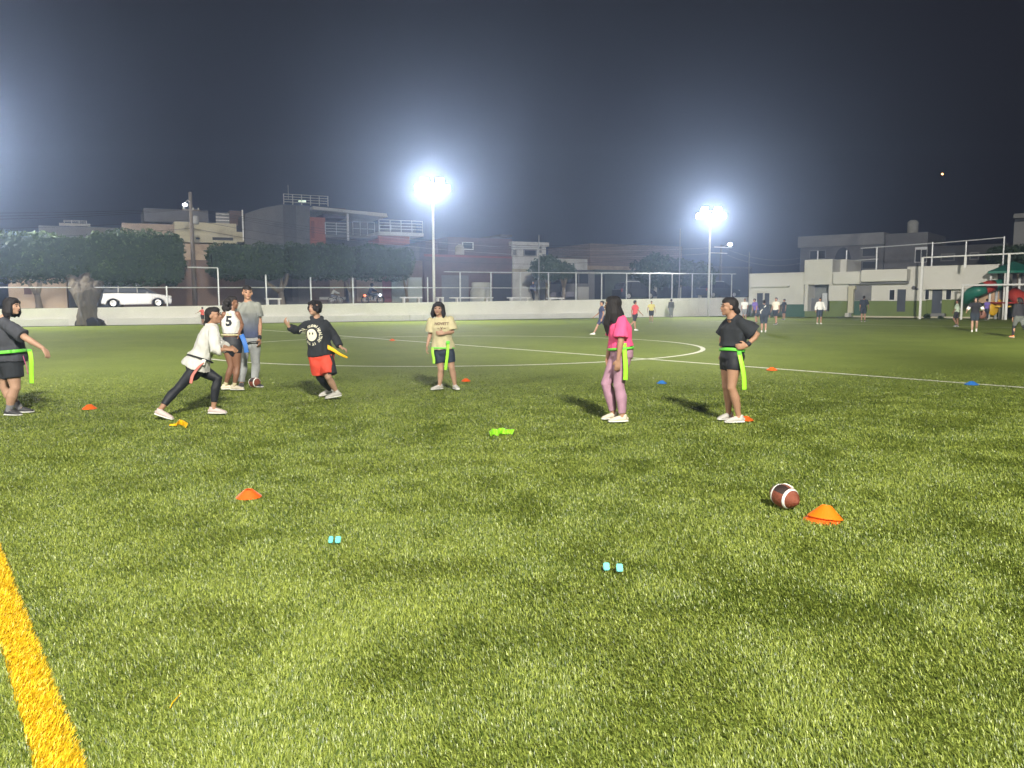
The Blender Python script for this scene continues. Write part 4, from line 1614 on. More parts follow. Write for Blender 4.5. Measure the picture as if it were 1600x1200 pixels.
mb_trunk.bm.faces.ensure_lookup_table()
fuse(mb_trunk, 'trunk', M_bark2, t_trunk, .06, 2, .10, (3.0, 3.0, 1.2), 5)

SKIN = {
    'tan': mat('skin_tan', (0.35, 0.197, 0.127), .55, .06, 8, spec=.35),
    'light': mat('skin_light', (0.41, 0.25, 0.175), .55, .06, 8, spec=.35),
    'brown': mat('skin_brown', (0.20, 0.10, 0.06), .5, .06, 8, spec=.35),
}
HAIR = mat('black_hair', (0.014, 0.012, 0.012), .68, .4, 12, .6, 60, stretch=(1, 1, .2), spec=.28)
M_eye = mat('dark_eye', (0.02, 0.015, 0.012), .2, .1, 1)
M_lip = mat('lip', (0.28, 0.11, 0.09), .5, .05, 1)
M_sole = mat('white_sole', (0.72, 0.72, 0.70), .6, .05, 4)


def build_person(label, J, skin='tan', s=1.0, w=1.0, hair='pony', top=None, bottom=None, shoes=None, socks=None, voxel=.0075, facing=None, curl=.35, group='players on the pitch', hairmat=None, palms=None, belly=0.0, cap=None):
    """J: world joints. w = girth factor. facing = horizontal unit vector of the chest."""
    org = (J['toL'] + J['toR'] + J['anL'] + J['anR']) / 4
    org = Vector((org.x, org.y, 0))
    t = thing('person', label, 'person', org, group)
    fine = voxel < .012
    sk = SKIN[skin]
    rs = (J['shR'] - J['shL']).normalized()
    rh = (J['hipR'] - J['hipL']).normalized()
    pel = (J['hipR'] + J['hipL']) / 2
    ch = (J['shR'] + J['shL']) / 2
    up = (ch - pel).normalized()
    fw = up.cross(rs) * 1.0
    if facing is not None and fw.dot(facing) < 0:
        fw = -fw
    if fw.length < 1e-3:
        fw = Vector(facing)
    fw.normalize()
    shw = (J['shR'] - J['shL']).length / 2
    # body rings from crotch to neck (fraction along pel->ch, half width, half depth, forward offset)
    female = J.get('female', True)
    hipw, waw, chw = (.170, .128, .145) if female else (.158, .145, .165)
    rings = [(-.20, .105, .085, 0), (-.08, hipw * .98, .118, -.008), (.06, hipw, .120, -.010), (.22, hipw * .86, .105, 0), (.42, waw, .092, .004), (.62, chw * .96, .105, .004), (.78, chw, .112 if female else .118, .006), (.93, shw * .98, .088, 0), (1.03, shw * .72, .066, -.004), (1.09, .060, .055, -.004)]

    def torso(mb, lo, hi, ex, exw=None, cap0=True, cap1=True, hemflare=0.0):
        pts, ab, sd = [], [], []
        rr = [r for r in rings if lo <= r[0] <= hi]

        def at(f):
            for a, b in zip(rings, rings[1:]):
                if a[0] <= f <= b[0]:
                    q = (f - a[0]) / (b[0] - a[0])
                    return tuple(x * (1 - q) + y_ * q for x, y_ in zip(a, b))
            return rings[0] if f < rings[0][0] else rings[-1]
        if rr[0][0] > lo + .01:
            rr = [(lo,) + tuple(at(lo))[1:]] + rr
        if rr[-1][0] < hi - .01:
            rr = rr + [(hi,) + tuple(at(hi))[1:]]
        for i, (f, a, b, o_) in enumerate(rr):
            p = pel + (ch - pel) * f + fw * (o_ * s + belly * .5 * math.exp(-((f - .3) / .25) ** 2))
            if f > 1.0:
                p = lerp(ch, J['neck'], min(1, (f - 1.0) / .09)) if f > 1.05 else p
            e = ex * (.55 if f > .9 else 1) + (hemflare * (1 - i / 3) if i < 3 else 0)
            sdv = lerp(rh, rs, min(1, max(0, f)))
            pts.append(p)
            g = w if f < .9 else 1.0
            ab.append((a * s * g + e, b * s * g + e + belly * .5 * math.exp(-((f - .3) / .25) ** 2)))
            sd.append(sdv)
        sweep(mb, pts, ab, sd, 24, cap0, cap1)

    def leg(mb, S, f0, f1, ex, cap0=True, cap1=True, thin=1.0, flare=0.0):
        """leg from hip (0) over knee (1) to ankle (2), grown by ex"""
        hip, kn, an = J['hip' + S], J['kn' + S], J['an' + S]
        prof = [(0, .088), (.25, .086), (.55, .072), (.85, .056), (1.0, .053), (1.12, .050), (1.35, .056), (1.6, .046), (1.85, .034), (2.0, .032)]
        g = w if w < 1 else 1 + (w - 1) * .8
        back = -fw
        pts, ab = [], []
        fs = sorted(set([f0, f1] + [p[0] for p in prof if f0 < p[0] < f1]))
        for f in fs:
            r = np.interp(f, [p[0] for p in prof], [p[1] for p in prof])
            p = lerp(hip, kn, f) if f <= 1 else lerp(kn, an, f - 1)
            if f > 1:
                p = p + back * .014 * s * math.sin(min(1, (f - 1) / .8) * math.pi)
            pts.append(p)
            q = (f - f0) / max(1e-6, f1 - f0)
            ab.append(r * s * g * thin + ex + flare * q)
        sweep(mb, pts, ab, rh, 16, cap0, cap1)

    def arm(mb, S, f0, f1, ex, cap0=True, cap1=True, flare=0.0):
        sh, el, wr = J['sh' + S], J['el' + S], J['wr' + S]
        prof = [(0, .050), (.3, .046), (.7, .040), (1.0, .036), (1.25, .037), (1.6, .029), (2.0, .023)]
        g = w if w < 1 else 1 + (w - 1) * .7
        pts, ab = [], []
        for f in sorted(set([f0, f1] + [p[0] for p in prof if f0 < p[0] < f1])):
            r = np.interp(f, [p[0] for p in prof], [p[1] for p in prof])
            pts.append(lerp(sh, el, f) if f <= 1 else lerp(el, wr, f - 1))
            q = (f - f0) / max(1e-6, f1 - f0)
            ab.append(r * s * g + ex * (.5 + .5 * min(1, q * 1.6)) + flare * q)
        sweep(mb, pts, ab, rs, 14, cap0, cap1)

    # ---- the body: one skin
    hf = Vector(J['face']).normalized()
    hu = J.get('headup', Vector((0, 0, 1)))
    hu = (hu - hf * hu.dot(hf)).normalized()
    hr = hf.cross(hu)
    hc = J['head']
    HM = Matrix((hr, hf, hu)).transposed()
    hs = s * J.get('headscale', 1.0)

    def hp(x_, y_, z_):
        return hc + (hr * x_ + hf * y_ + hu * z_) * hs
    mb = MB()
    torso(mb, -.20, 1.09, 0)
    for S in 'LR':
        leg(mb, S, 0, 2.0, 0)
        arm(mb, S, 0, 2.0, 0)
        mb.ball(J['kn' + S] + fw * .006 * s, .049 * s * min(w, 1.15), 12)
        # foot inside the shoe
        an, to = J['an' + S], J['to' + S]
        sweep(mb, [an, lerp(an, to, .35) - Vector((0, 0, .02 * s)), lerp(an, to, .85)], [.034 * s, (.036 * s, .028 * s), (.036 * s, .018 * s)], rh, 10)
        hd = J['hd' + S]
        wr = J['wr' + S]
        n_ = palms[S] if palms and S in palms else (pel - wr)
        hand(mb, wr, hd, n_, 1 if Vector(hd).cross(Vector(n_)).dot(fw) > 0 else -1, curl, s * 1.02)
    mb.ball(J['shL'], .052 * s, 12)
    mb.ball(J['shR'], .052 * s, 12)
    sweep(mb, [J['neck'] - up * .04, lerp(J['neck'], hc, .45), hp(0, -.018, -.04)], [.056 * s, .050 * s, .052 * s], rs, 14)
    mb.ball(hp(0, -.012, .022), .1 * hs, 18, (.76, .94, .88), HM)
    mb.ball(hp(0, .016, -.026), .1 * hs, 18, (.62, .74, .88), HM)
    mb.ball(hp(0, .060, -.088), .026 * hs, 10, (1, 1, .8), HM)
    mb.ball(hp(0, .072, -.052), .022 * hs, 10, (1.2, .8, .7), HM)
    sweep(mb, [hp(0, .080, .012), hp(0, .092, -.014), hp(0, .098, -.026)], [.008 * hs, .010 * hs, .012 * hs], hr, 8)
    for q in (-1, 1):
        mb.ball(hp(q * .043, .055, -.024), .022 * hs, 10, (1, .9, .9), HM)
        mb.ball(hp(q * .036, .068, .022), .015 * hs, 8, (1.5, .8, .7), HM)
        mb.ball(hp(q * .076, -.006, -.012), .026 * hs, 10, (.35, .75, 1.15), HM)
    fuse(mb, 'body', sk, t, voxel, 3 if fine else 2)
    if fine:
        for q in (-1, 1):
            e = MB()
            e.ball(hp(q * .032, .083, .002), .0125 * hs, 10, (1.1, .6, .6), HM)
            e.build('eye', M_eye, t, True)
            e = MB()
            e.tube([hp(q * .016, .088, .026), hp(q * .032, .087, .031), hp(q * .048, .077, .024)], .0042 * hs, 6)
            e.build('eyebrow', hairmat or HAIR, t, True)
        e = MB()
        e.ball(hp(0, .092, -.056), .019 * hs, 10, (1.15, .45, .38 + J.get('smile', 0)), HM)
        e.build('mouth', M_lip, t, True)

    # ---- hair
    mb = MB()
    mb.ball(hp(0, -.030, .026), .1 * hs, 18, (.84, .90, .92), HM)
    mb.ball(hp(0, .010, .062), .1 * hs, 16, (.70, .78, .54), HM)
    if hair == 'short':
        mb.ball(hp(0, .045, .070), .05 * hs, 12, (1.2, .8, .55), HM)
        mb.ball(hp(0, -.05, -.02), .07 * hs, 12, (1.05, .6, 1), HM)
    elif hair == 'mop':
        for q in range(9):
            a_ = q / 8 * math.pi * 1.5 - math.pi * .25
            mb.ball(hp(.074 * math.cos(a_), -.066 * math.sin(a_) + .0, -.008 - .02 * (q % 2)), .036 * hs, 10, (1, 1, 1.3), HM)
        for q in (-.045, -.02, .005, .03, .052):
            mb.ball(hp(q, .066, .062 - abs(q) * .15), .028 * hs, 10, (1, .8, 1.15), HM)
    elif hair == 'bob':
        for q in range(11):
            a_ = q / 10 * math.pi * 1.28 - math.pi * .14
            x_, y_ = .084 * math.cos(a_), -.070 * math.sin(a_) - .004
            sweep(mb, [hp(x_ * .8, y_ * .8, .05), hp(x_, y_, -.02), hp(x_ * 1.22, y_ * 1.12, -.09), hp(x_ * 1.18, y_ * 1.05, -.128 - .012 * (q % 3))], [.030 * hs, .033 * hs, .032 * hs, .016 * hs], hr, 8)
        for q in (-.05, -.028, .03, .05):
            mb.ball(hp(q, .058, .064 - abs(q) * .3), .026 * hs, 10, (1, .8, 1.1), HM)
    elif hair == 'long':
        for q in range(15):
            a_ = q / 14 * math.pi * 1.36 - math.pi * .18
            x_, y_ = .086 * math.cos(a_), -.076 * math.sin(a_)
            ln = .30 if y_ < -.02 else .27
            drop = hp(x_ * 1.15, y_ * 1.25 - .012, -.10)
            end = drop + Vector((0, 0, -1)) * (ln - .03 * (q % 3)) * s + (ch - up * .1 - drop).normalized() * .01 - fw * .03 * s * (1 if y_ < 0 else -1.2)
            sweep(mb, [hp(x_ * .7, y_ * .7, .055), hp(x_, y_, -.02), drop, lerp(drop, end, .55) - fw * .012 * (1 if y_ < 0 else -1.5), end], [.030 * hs, .036 * hs, .038 * hs, .032 * hs, .010 * hs], hr, 8)
    elif hair == 'pony':
        b0 = hp(0, -.118, -.005)
        mb.ball(b0, .034 * hs, 10)
        sweep(mb, [b0, b0 - hf * .035 * s + Vector((0, 0, -.05)) * s, b0 - hf * .03 * s + Vector((0, 0, -.14)) * s, b0 - hf * .01 * s + Vector((0, 0, -.21)) * s], [.028 * s, .036 * s, .030 * s, .010 * s], hr, 10)
    elif hair == 'lowpony':
        b0 = hp(0, -.092, -.068)
        mb.ball(hp(0, -.07, -.03), .062 * hs, 12, (1.1, .9, 1.1), HM)
        sweep(mb, [b0, b0 - hf * .035 * s + Vector((0, 0, -.035)) * s, b0 - hf * .025 * s + Vector((0, 0, -.09)) * s], [.040 * s, .036 * s, .014 * s], hr, 10)
    elif hair == 'bun':
        mb.ball(hp(0, -.105, -.058), .042 * hs, 12)
        mb.ball(hp(0, -.07, -.03), .055 * hs, 12, (1.1, .9, 1.1), HM)
    elif hair == 'curly':
        for q in range(26):
            a_ = rng.random() * 6.28
            h_ = rng.random()
            mb.ball(hp(.08 * math.cos(a_) * 1.05, -.055 + .06 * math.sin(a_) - .05 * h_, .05 - .16 * h_), (.032 + .014 * rng.random()) * hs, 8)
    ho = fuse(mb, 'hair', hairmat or HAIR, t, max(voxel, .008), 2, .006 if fine else 0, (26, 26, 5), 3)

    # ---- clothes
    if top:
        mb = MB()
        torso(mb, top.get('hem', .1), 1.02, top['ex'], cap0=False, cap1=True, hemflare=top.get('flare', 0))
        sl = top.get('sleeve', .6)
        for S in 'LR':
            if sl > 0:
                arm(mb, S, -.02, sl, top.get('sex', top['ex']), cap0=True, cap1=False, flare=top.get('sflare', .012))
                mb.ball(J['sh' + S] - up * .015, .050 * s + top['ex'] * .5, 12)
        if top.get('hood'):
            for q in range(7):
                a_ = q / 6 * math.pi
                mb.ball(J['neck'] + rs * .075 * math.cos(a_) * s - fw * (.075 * math.sin(a_) - .01) * s - up * .005, .034 * s, 10)
        else:
            ring = [J['neck'] + rs * .062 * s * math.cos(a_) + fw * (.055 * math.sin(a_)) * s - up * (.030 + .022 * math.sin(a_)) * s for a_ in np.linspace(0, 2 * math.pi, 13)]
            if fine and top.get('collar', True):
                sweep(mb, ring, [.010 * s] * 13, up, 8, False, False)
        cl = fuse(mb, top.get('name', 'shirt'), top['mat'], t, max(voxel, .009), 3, top.get('fold', .013) * 1.25 if fine else 0, (9, 9, 4.5), len(label))
        t['_top'] = cl.name
    if bottom:
        mb = MB()
        kind = bottom.get('kind', 'shorts')
        ex = bottom.get('ex', .012)
        torso(mb, -.2, bottom.get('rise', .28), ex * (.6 if kind == 'leggings' else 1), cap0=True, cap1=False)
        f1 = bottom.get('len', .55)
        for S in 'LR':
            leg(mb, S, 0, f1, ex, cap0=True, cap1=False, flare=bottom.get('flare', .0))
        bo = fuse(mb, bottom.get('name', kind), bottom['mat'], t, max(voxel, .009), 2, bottom.get('fold', .004) if fine else 0, (9, 9, 6), 7)
        t['_bottom'] = bo.name
    if socks:
        for S in 'LR':
            mb = MB()
            leg(mb, S, socks['from'], 2.0, .004, True, True)
            mb.build('sock', socks['mat'], t, True)
    if shoes:
        for S in 'LR':
            an, to = J['an' + S], J['to' + S]
            d = (to - an)
            dz = Vector((0, 0, 1))
            fd = Vector((d.x, d.y, 0))
            fd = fd.normalized() if fd.length > 1e-3 else Vector(fw)
            sd = fd.cross(dz)
            L_ = .25 * s
            pitch = J.get('pitch' + S, 0)          # heel raised
            M_ = Matrix.Rotation(-pitch, 3, sd)
            heel = J.get('heel' + S)
            base = an - dz * (.072 * s) if heel is None else heel

            def q_(a_, b_, c_):
                return base + M_ @ (fd * a_ * s + sd * b_ * s + dz * c_ * s)
            m_ = MB()
            sweep(m_, [q_(-.055, 0, .040), q_(-.02, 0, .045), q_(.045, 0, .044), (q_(.11, 0, .034)), q_(.165, 0, .026)], [(.026 * s, .024 * s), (.037 * s, .042 * s), (.038 * s, .038 * s), (.043 * s, .030 * s), (.038 * s, .020 * s)], sd, 14)
            sweep(m_, [q_(-.018, 0, .05), q_(-.016, 0, .095)], [.040 * s, .037 * s], sd, 12, True, False)
            o_ = fuse(m_, 'shoe', shoes['mat'], t, max(voxel, .007), 2)
            m_ = MB()
            sweep(m_, [q_(-.062, 0, .012), q_(-.02, 0, .012), q_(.05, 0, .011), q_(.115, 0, .012), q_(.180, 0, .014)], [(.030 * s, .012 * s), (.039 * s, .013 * s), (.037 * s, .012 * s), (.045 * s, .012 * s), (.034 * s, .010 * s)], sd, 14)
            m_.build('sole', shoes.get('sole', M_sole), o_, True)
    t['_fine'] = 0
    for k_ in ('_fine',):
        del t[k_]
    return t


def pop(t, k):
    v = t.get(k)
    if v is not None:
        del t[k]
    return bpy.data.objects.get(v) if v else None


def world_bvh(o):
    M = Matrix.Translation(root_of(o).location)
    vs = [M @ v.co for v in o.data.vertices]
    return BVHTree.FromPolygons(vs, [p.vertices[:] for p in o.data.polygons])


def decal(name, m, parent, tris, org, rt, up, target, lift=.006, thick=.003):
    """flat print laid on a garment: 2D verts/faces projected along -(rt x up) onto the target mesh"""
    verts, faces = tris
    n = Vector(rt).cross(Vector(up)).normalized()
    bvh = world_bvh(target)
    bm = bmesh.new()
    vs = []
    for a, b in verts:
        p = org + rt * a + up * b
        hit, nn, _, _ = bvh.ray_cast(p + n * .5, -n)
        q = (hit if hit is not None else p) + n * lift
        vs.append(bm.verts.new(q))
    for f in faces:
        try:
            bm.faces.new([vs[i] for i in f])
        except ValueError:
            pass
    mb = MB()
    mb.bm.free()
    mb.bm = bm
    return mb.build(name, m, parent)


def refine(vs, fs, mx=.012):
    """cut a flat print into small triangles so that it can follow the cloth"""
    b = bmesh.new()
    vv = [b.verts.new((x, y, 0)) for x, y in vs]
    for f in fs:
        try:
            b.faces.new([vv[i] for i in f])
        except ValueError:
            pass
    bmesh.ops.triangulate(b, faces=b.faces[:])
    for _ in range(4):
        e = [q for q in b.edges if q.calc_length() > mx]
        if not e:
            break
        bmesh.ops.subdivide_edges(b, edges=e, cuts=1)
        bmesh.ops.triangulate(b, faces=b.faces[:])
    b.verts.index_update()
    out = [(v.co.x, v.co.y) for v in b.verts], [tuple(v.index for v in f.verts) for f in b.faces]
    b.free()
    return out


def text2d(txt, size, subdiv=1, width=None):
    c = bpy.data.curves.new('txt', 'FONT')
    c.body = txt
    c.size = size
    c.align_x = 'CENTER'
    c.align_y = 'CENTER'
    c.resolution_u = 2
    c.offset = size * .035
    o = bpy.data.objects.new('txt', c)
    COL.objects.link(o)
    bpy.context.view_layer.update()
    me = bpy.data.meshes.new_from_object(o.evaluated_get(bpy.context.evaluated_depsgraph_get()))
    vs = [(v.co.x, v.co.y) for v in me.vertices]
    fs = [tuple(p.vertices) for p in me.polygons]
    bpy.data.objects.remove(o)
    bpy.data.curves.remove(c)
    bpy.data.meshes.remove(me)
    return refine(vs, fs)


def disc2d(cx, cy, rx, ry, nr=5, ns=28):
    vs = [(cx, cy)]
    fs = []
    for i in range(1, nr + 1):
        for k in range(ns):
            a = 2 * math.pi * k / ns
            vs.append((cx + rx * i / nr * math.cos(a), cy + ry * i / nr * math.sin(a)))
    for k in range(ns):
        fs.append((0, 1 + k, 1 + (k + 1) % ns))
    for i in range(1, nr):
        for k in range(ns):
            a, b = 1 + (i - 1) * ns, 1 + i * ns
            fs.append((a + k, b + k, b + (k + 1) % ns, a + (k + 1) % ns))
    return vs, fs


def ribbon(name, m, parent, pts, wdir, width, thick=.006, taper=None):
    mb = MB()
    n = len(pts)
    # smooth the path
    P3 = [Vector(p) for p in pts]
    for _ in range(2):
        Q = [P3[0]]
        for a, b in zip(P3, P3[1:]):
            Q += [lerp(a, b, .25), lerp(a, b, .75)]
        Q.append(P3[-1])
        P3 = Q
    sweep(mb, P3, [(width / 2 * (1 if taper is None else 1 + (taper - 1) * i / (len(P3) - 1)), thick / 2) for i in range(len(P3))], Vector(wdir), 8, False, False)
    return mb.build(name, m, parent, True)


def belt(t, J, f, m, ex, s=1.0, w=1.0, width=.035, hipw=.165, dep=.115, tilt=0.0, name='flag_belt', belly=0.0):
    """webbing belt round the waist at fraction f from hips to chest"""
    rs = (J['shR'] - J['shL']).normalized()
    rh = (J['hipR'] - J['hipL']).normalized()
    pel = (J['hipR'] + J['hipL']) / 2
    ch = (J['shR'] + J['shL']) / 2
    up = (ch - pel).normalized()
    fw = up.cross(rh).normalized()
    c = lerp(pel, ch, f)
    pts = []
    for k in range(33):
        a = 2 * math.pi * k / 32
        pts.append(c + rh * (hipw * s * w + ex) * math.cos(a) + fw * (dep * s * w + ex) * math.sin(a) + up * tilt * math.cos(a))
    mb = MB()
    sweep(mb, pts, [(width / 2, .005)] * 33, up, 8, False, False)
    return mb.build(name, m, t, True)


def J_from_px(spec, d):
    """spec: {joint: (px, py, depth offset)} at base depth d"""
    J = {}
    for k, v in spec.items():
        J[k] = P(v[0], v[1], d + v[2])
    return J


M_neon = mat('neon_yellow_green_vinyl', (0.30, 0.72, 0.03), .45, .05, 6)
M_neong = mat('neon_green_webbing', (0.14, 0.60, 0.06), .5, .05, 6)
M_shoe_w = mat('white_trainer', (0.48, 0.465, 0.44), .6, .08, 10)
M_shoe_c = mat('cream_trainer', (0.66, 0.60, 0.48), .6, .08, 10)
M_shoe_d = mat('dark_trainer', (0.05, 0.05, 0.055), .6, .1, 10)
C_black = mat('black_cotton', (0.020, 0.023, 0.028), .9, .15, 14, .2, 90)
C_black2 = mat('black_lycra', (0.014, 0.016, 0.022), .6, .12, 14)
C_char = mat('charcoal_cotton', (0.045, 0.048, 0.058), .9, .15, 14, .2, 90)
C_cream = mat('cream_cotton', (0.50, 0.45, 0.28), .9, .05, 14, .2, 90)
C_white = mat('white_cotton', (0.56, 0.56, 0.54), .85, .04, 10, .2, 90)
C_pink = mat('hot_pink_cotton', (0.80, 0.09, 0.24), .85, .06, 10, .2, 90)
C_mauve = mat('mauve_jogger_fabric', (0.40, 0.23, 0.31), .9, .08, 10, .2, 90)
C_greyp = mat('pale_grey_fleece', (0.30, 0.315, 0.325), .9, .08, 12, .2, 90)
C_navy = mat('navy_lycra', (0.022, 0.032, 0.055), .7, .1, 12)
C_red = mat('coral_red_polyester', (0.62, 0.065, 0.035), .7, .08, 10, .2, 60)


def two_tone(name, lo, hi, z0, z1):
    """cloth fading between two dyes down its own length (dyed fabric)"""
    m = bpy.data.materials.new(name)
    m.use_nodes = True
    N, L = m.node_tree.nodes, m.node_tree.links
    b = N['Principled BSDF']
    b.inputs['Roughness'].default_value = .8
    tc = N.new('ShaderNodeTexCoord')
    sp = N.new('ShaderNodeSeparateXYZ')
    L.new(tc.outputs['Object'], sp.inputs[0])
    mr = N.new('ShaderNodeMapRange')
    mr.inputs['From Min'].default_value = z0
    mr.inputs['From Max'].default_value = z1
    L.new(sp.outputs['Z'], mr.inputs['Value'])
    r = N.new('ShaderNodeValToRGB')
    r.color_ramp.elements[0].color = (*lo, 1)
    r.color_ramp.elements[1].color = (*hi, 1)
    L.new(mr.outputs[0], r.inputs[0])
    L.new(r.outputs[0], b.inputs['Base Color'])
    return m


XR = Vector((1, 0, 0))
YA = Vector((0, 1, 0))
ZU = Vector((0, 0, 1))

# ---- 1: woman in charcoal tee at the left edge, facing right
d = G(20, 649).y
J = J_from_px({'head': (19, 478, 0), 'neck': (6, 497, 0), 'shR': (8, 506, -.17), 'shL': (6, 504, .17),
               'elR': (42, 529, -.24), 'wrR': (67, 544, -.20), 'elL': (2, 534, .30), 'wrL': (22, 552, .36),
               'hipR': (18, 566, -.085), 'hipL': (14, 566, .085), 'knR': (24, 606, -.10), 'anR': (14, 640, -.10),
               'knL': (8, 606, .10), 'anL': (30, 631, .16)}, d)
J['toR'] = J['anR'] + Vector((.17, -.03, -.05))
J['toL'] = J['anL'] + Vector((.17, .02, -.05))
for S in 'LR':
    J['an' + S].z = .085
    J['to' + S].z = .03
J['face'] = Vector((1, -.05, -.06))
J['hdR'] = Vector((.55, 0, -.8))
J['hdL'] = Vector((.6, 0, -.7))
wm1 = build_person('woman at the left edge in charcoal tee and black shorts with a hanging neon flag', J, 'light', 1.0, 1.28, 'bob',
                   top=dict(mat=C_char, ex=.030, hem=.02, sleeve=.85, sflare=.022, flare=.015), bottom=dict(mat=C_black, kind='shorts', ex=.018, len=.60, flare=.02),
                   shoes=dict(mat=M_shoe_d), socks=dict(mat=mat('grey_sock', (.2, .2, .22), .9), **{'from': 1.78}), facing=XR, belly=.05)
tp = pop(wm1, '_top')
pop(wm1, '_bottom')
bw_ = belt(wm1, J, .27, M_neong, .075, 1, 1.28, .045, tilt=0)
a = P(46, 547, d - .17)
ribbon('flag', M_neon, wm1, [a, P(49, 560, d - .19), P(49, 580, d - .2), P(49.5, 599, d - .2)], XR, .062)
mb = MB()
mb.box(a, (.05, .03, .03), None, .006)
mb.build('belt_clip', M_neong, wm1)
mb = MB()
mb.tube([P(36, 556, d - .27), P(41, 572, d - .26), P(44, 585, d - .25)], .005, 6)
mb.build('side_piping', mat('magenta_piping', (.4, .08, .2), .7), wm1)

# ---- 2: running woman in white blouse
d = G(310, 650).y
J = J_from_px({'head': (334, 493, -.02), 'neck': (329, 508, 0), 'shR': (334, 516, -.16), 'shL': (328, 514, .17),
               'elR': (337, 547, -.24), 'wrR': (355, 546, -.20), 'elL': (343, 540, .26), 'wrL': (358, 544, .12),
               'hipR': (310, 573, -.08), 'hipL': (305, 573, .08), 'knL': (341, 592, .08), 'anL': (331, 633, .02),
               'knR': (281, 604, -.16), 'anR': (248, 640, -.30)}, d)
J['anL'] = Vector((P(331, 640, d).x, d + .05, .095))
J['toL'] = J['anL'] + Vector((.18, -.02, -.06))
J['anR'] = P(249, 640, G(247, 657).y)
J['anR'].z = .13
J['toR'] = J['anR'] + Vector((.17, -.02, -.10))
J['pitchR'] = .28
J['face'] = Vector((1, -.12, .10))
J['hdR'] = Vector((1, -.1, .05))
J['hdL'] = Vector((1, -.5, .1))
rn = build_person('woman lunging right in white blouse and black leggings, mouth open', J, 'tan', 1.0, 1.0, 'lowpony',
                  top=dict(mat=C_white, ex=.035, hem=-.02, sleeve=1.55, sflare=.014, flare=.03, name='blouse', fold=.014), bottom=dict(mat=C_black2, kind='leggings', ex=.006, len=1.78),
                  shoes=dict(mat=mat('pale_pink_trainer', (.58, .48, .47), .6, .1, 9), sole=M_sole), facing=XR, curl=.9)
pop(rn, '_top')
pop(rn, '_bottom')
belt(rn, J, .22, C_black2, .052, 1, 1.0, .022, tilt=-.01)
ribbon('flag', mat('red_and_white_flag', (.5, .16, .13), .5, .5, 14), rn, [P(318, 566, d - .2), P(309, 575, d - .24), P(300, 587, d - .26), P(298, 599, d - .27)], Vector((.8, 0, .5)), .045)
mb = MB()
mb.box(P(318, 566, d - .19), (.05, .03, .075), Matrix.Rotation(.3, 3, 'Y'), .006)
mb.build('belt_clip', M_white, rn)

# ---- 3: woman with a number five jersey, back to us
d = G(365, 611).y
J = J_from_px({'head': (363, 473, .05), 'neck': (362, 485, .02), 'shL': (350.5, 491, -.02), 'shR': (371, 491, .06),
               'elR': (378, 508, .10), 'wrR': (374, 520, -.02), 'elL': (347, 508, .1), 'wrL': (356, 516, .22),
               'hipL': (355.5, 541, 0), 'hipR': (369, 541, .03), 'knL': (361, 572, -.02), 'anL': (352, 600, -.02),
               'knR': (371, 574, .02), 'anR': (366, 603, -.02)}, d)
J['anL'].z = .10
J['anR'].z = .09
J['toL'] = J['anL'] + Vector((.13, .06, -.06))
J['toR'] = J['anR'] + Vector((.17, -.04, -.06))
J['face'] = Vector((.85, .45, .02))
J['hdR'] = Vector((-.2, .1, -1))
J['hdL'] = Vector((.8, .1, -.3))
w5 = build_person('woman seen from behind in white jersey numbered 5 and black shorts, cream trainers', J, 'brown', .98, 1.0, 'curly',
                  top=dict(mat=C_white, ex=.016, hem=.40, sleeve=0, flare=.008, name='jersey'), bottom=dict(mat=C_black2, kind='shorts', ex=.010, len=.32, rise=.30),
                  shoes=dict(mat=M_shoe_c), socks=dict(mat=C_cream, **{'from': 1.88}), facing=YA)
tp = pop(w5, '_top')
pop(w5, '_bottom')
bk = (J['shL'] + J['shR']) / 2 - Vector((0, 0, .12))
decal('jersey_number', C_black, w5, text2d('5', .23), bk, XR, ZU, tp)
vs_, fs_ = text2d('ALL', .055)
decal('jersey_lettering', mat('gold_lettering', (.5, .38, .18), .7), w5, (vs_, fs_), bk + Vector((0, 0, .125)), XR, ZU, tp)
belt(w5, J, .36, C_cream, .022, .98, .9, .025)
ribbon('flag', mat('blue_flag_vinyl', (.03, .13, .42), .45), w5, [P(377, 523, d - .05), P(381, 532, d - .1), P(384, 542, d - .12), P(385, 551, d - .12)], Vector((1, 0, .3)), .085)

# ---- 4: tall man in grey to navy shirt
d = G(395, 606).y
J = J_from_px({'head': (386.5, 457, -.02), 'neck': (387, 470, 0), 'shR': (374, 478, .0), 'shL': (402, 478, .02),
               'elR': (370, 506, .02), 'wrR': (372, 530, -.08), 'elL': (406, 505, .02), 'wrL': (406, 528, -.06),
               'hipR': (381, 529, 0), 'hipL': (396, 529, 0), 'knR': (380, 564, -.02), 'anR': (377, 598, 0),
               'knL': (400, 564, .04), 'anL': (397, 596, .02)}, d)
J['anL'].z = .09
J['anR'].z = .09
J['toR'] = J['anR'] + Vector((.05, -.16, -.05))
J['toL'] = J['anL'] + Vector((.15, -.08, -.05))
J['face'] = Vector((.45, -.9, .0))
J['hdR'] = Vector((0, 0, -1))
J['hdL'] = Vector((0, -.1, -1))
J['female'] = False
G_shirt = two_tone('grey_to_navy_dyed_knit', (0.045, 0.06, 0.12), (0.19, 0.20, 0.18), 0.98, 1.38)
mn = build_person('tall man in grey to navy dyed shirt and pale grey sweatpants', J, 'tan', 1.09, 1.0, 'short',
                  top=dict(mat=G_shirt, ex=.028, hem=.06, sleeve=.62, sflare=.016), bottom=dict(mat=C_greyp, kind='sweatpants', name='sweatpants', ex=.018, len=1.93, fold=.012, rise=.1),
                  shoes=dict(mat=M_shoe_d), facing=-YA)
pop(mn, '_top')
pop(mn, '_bottom')
mb = MB()
w_ = J['wrL']
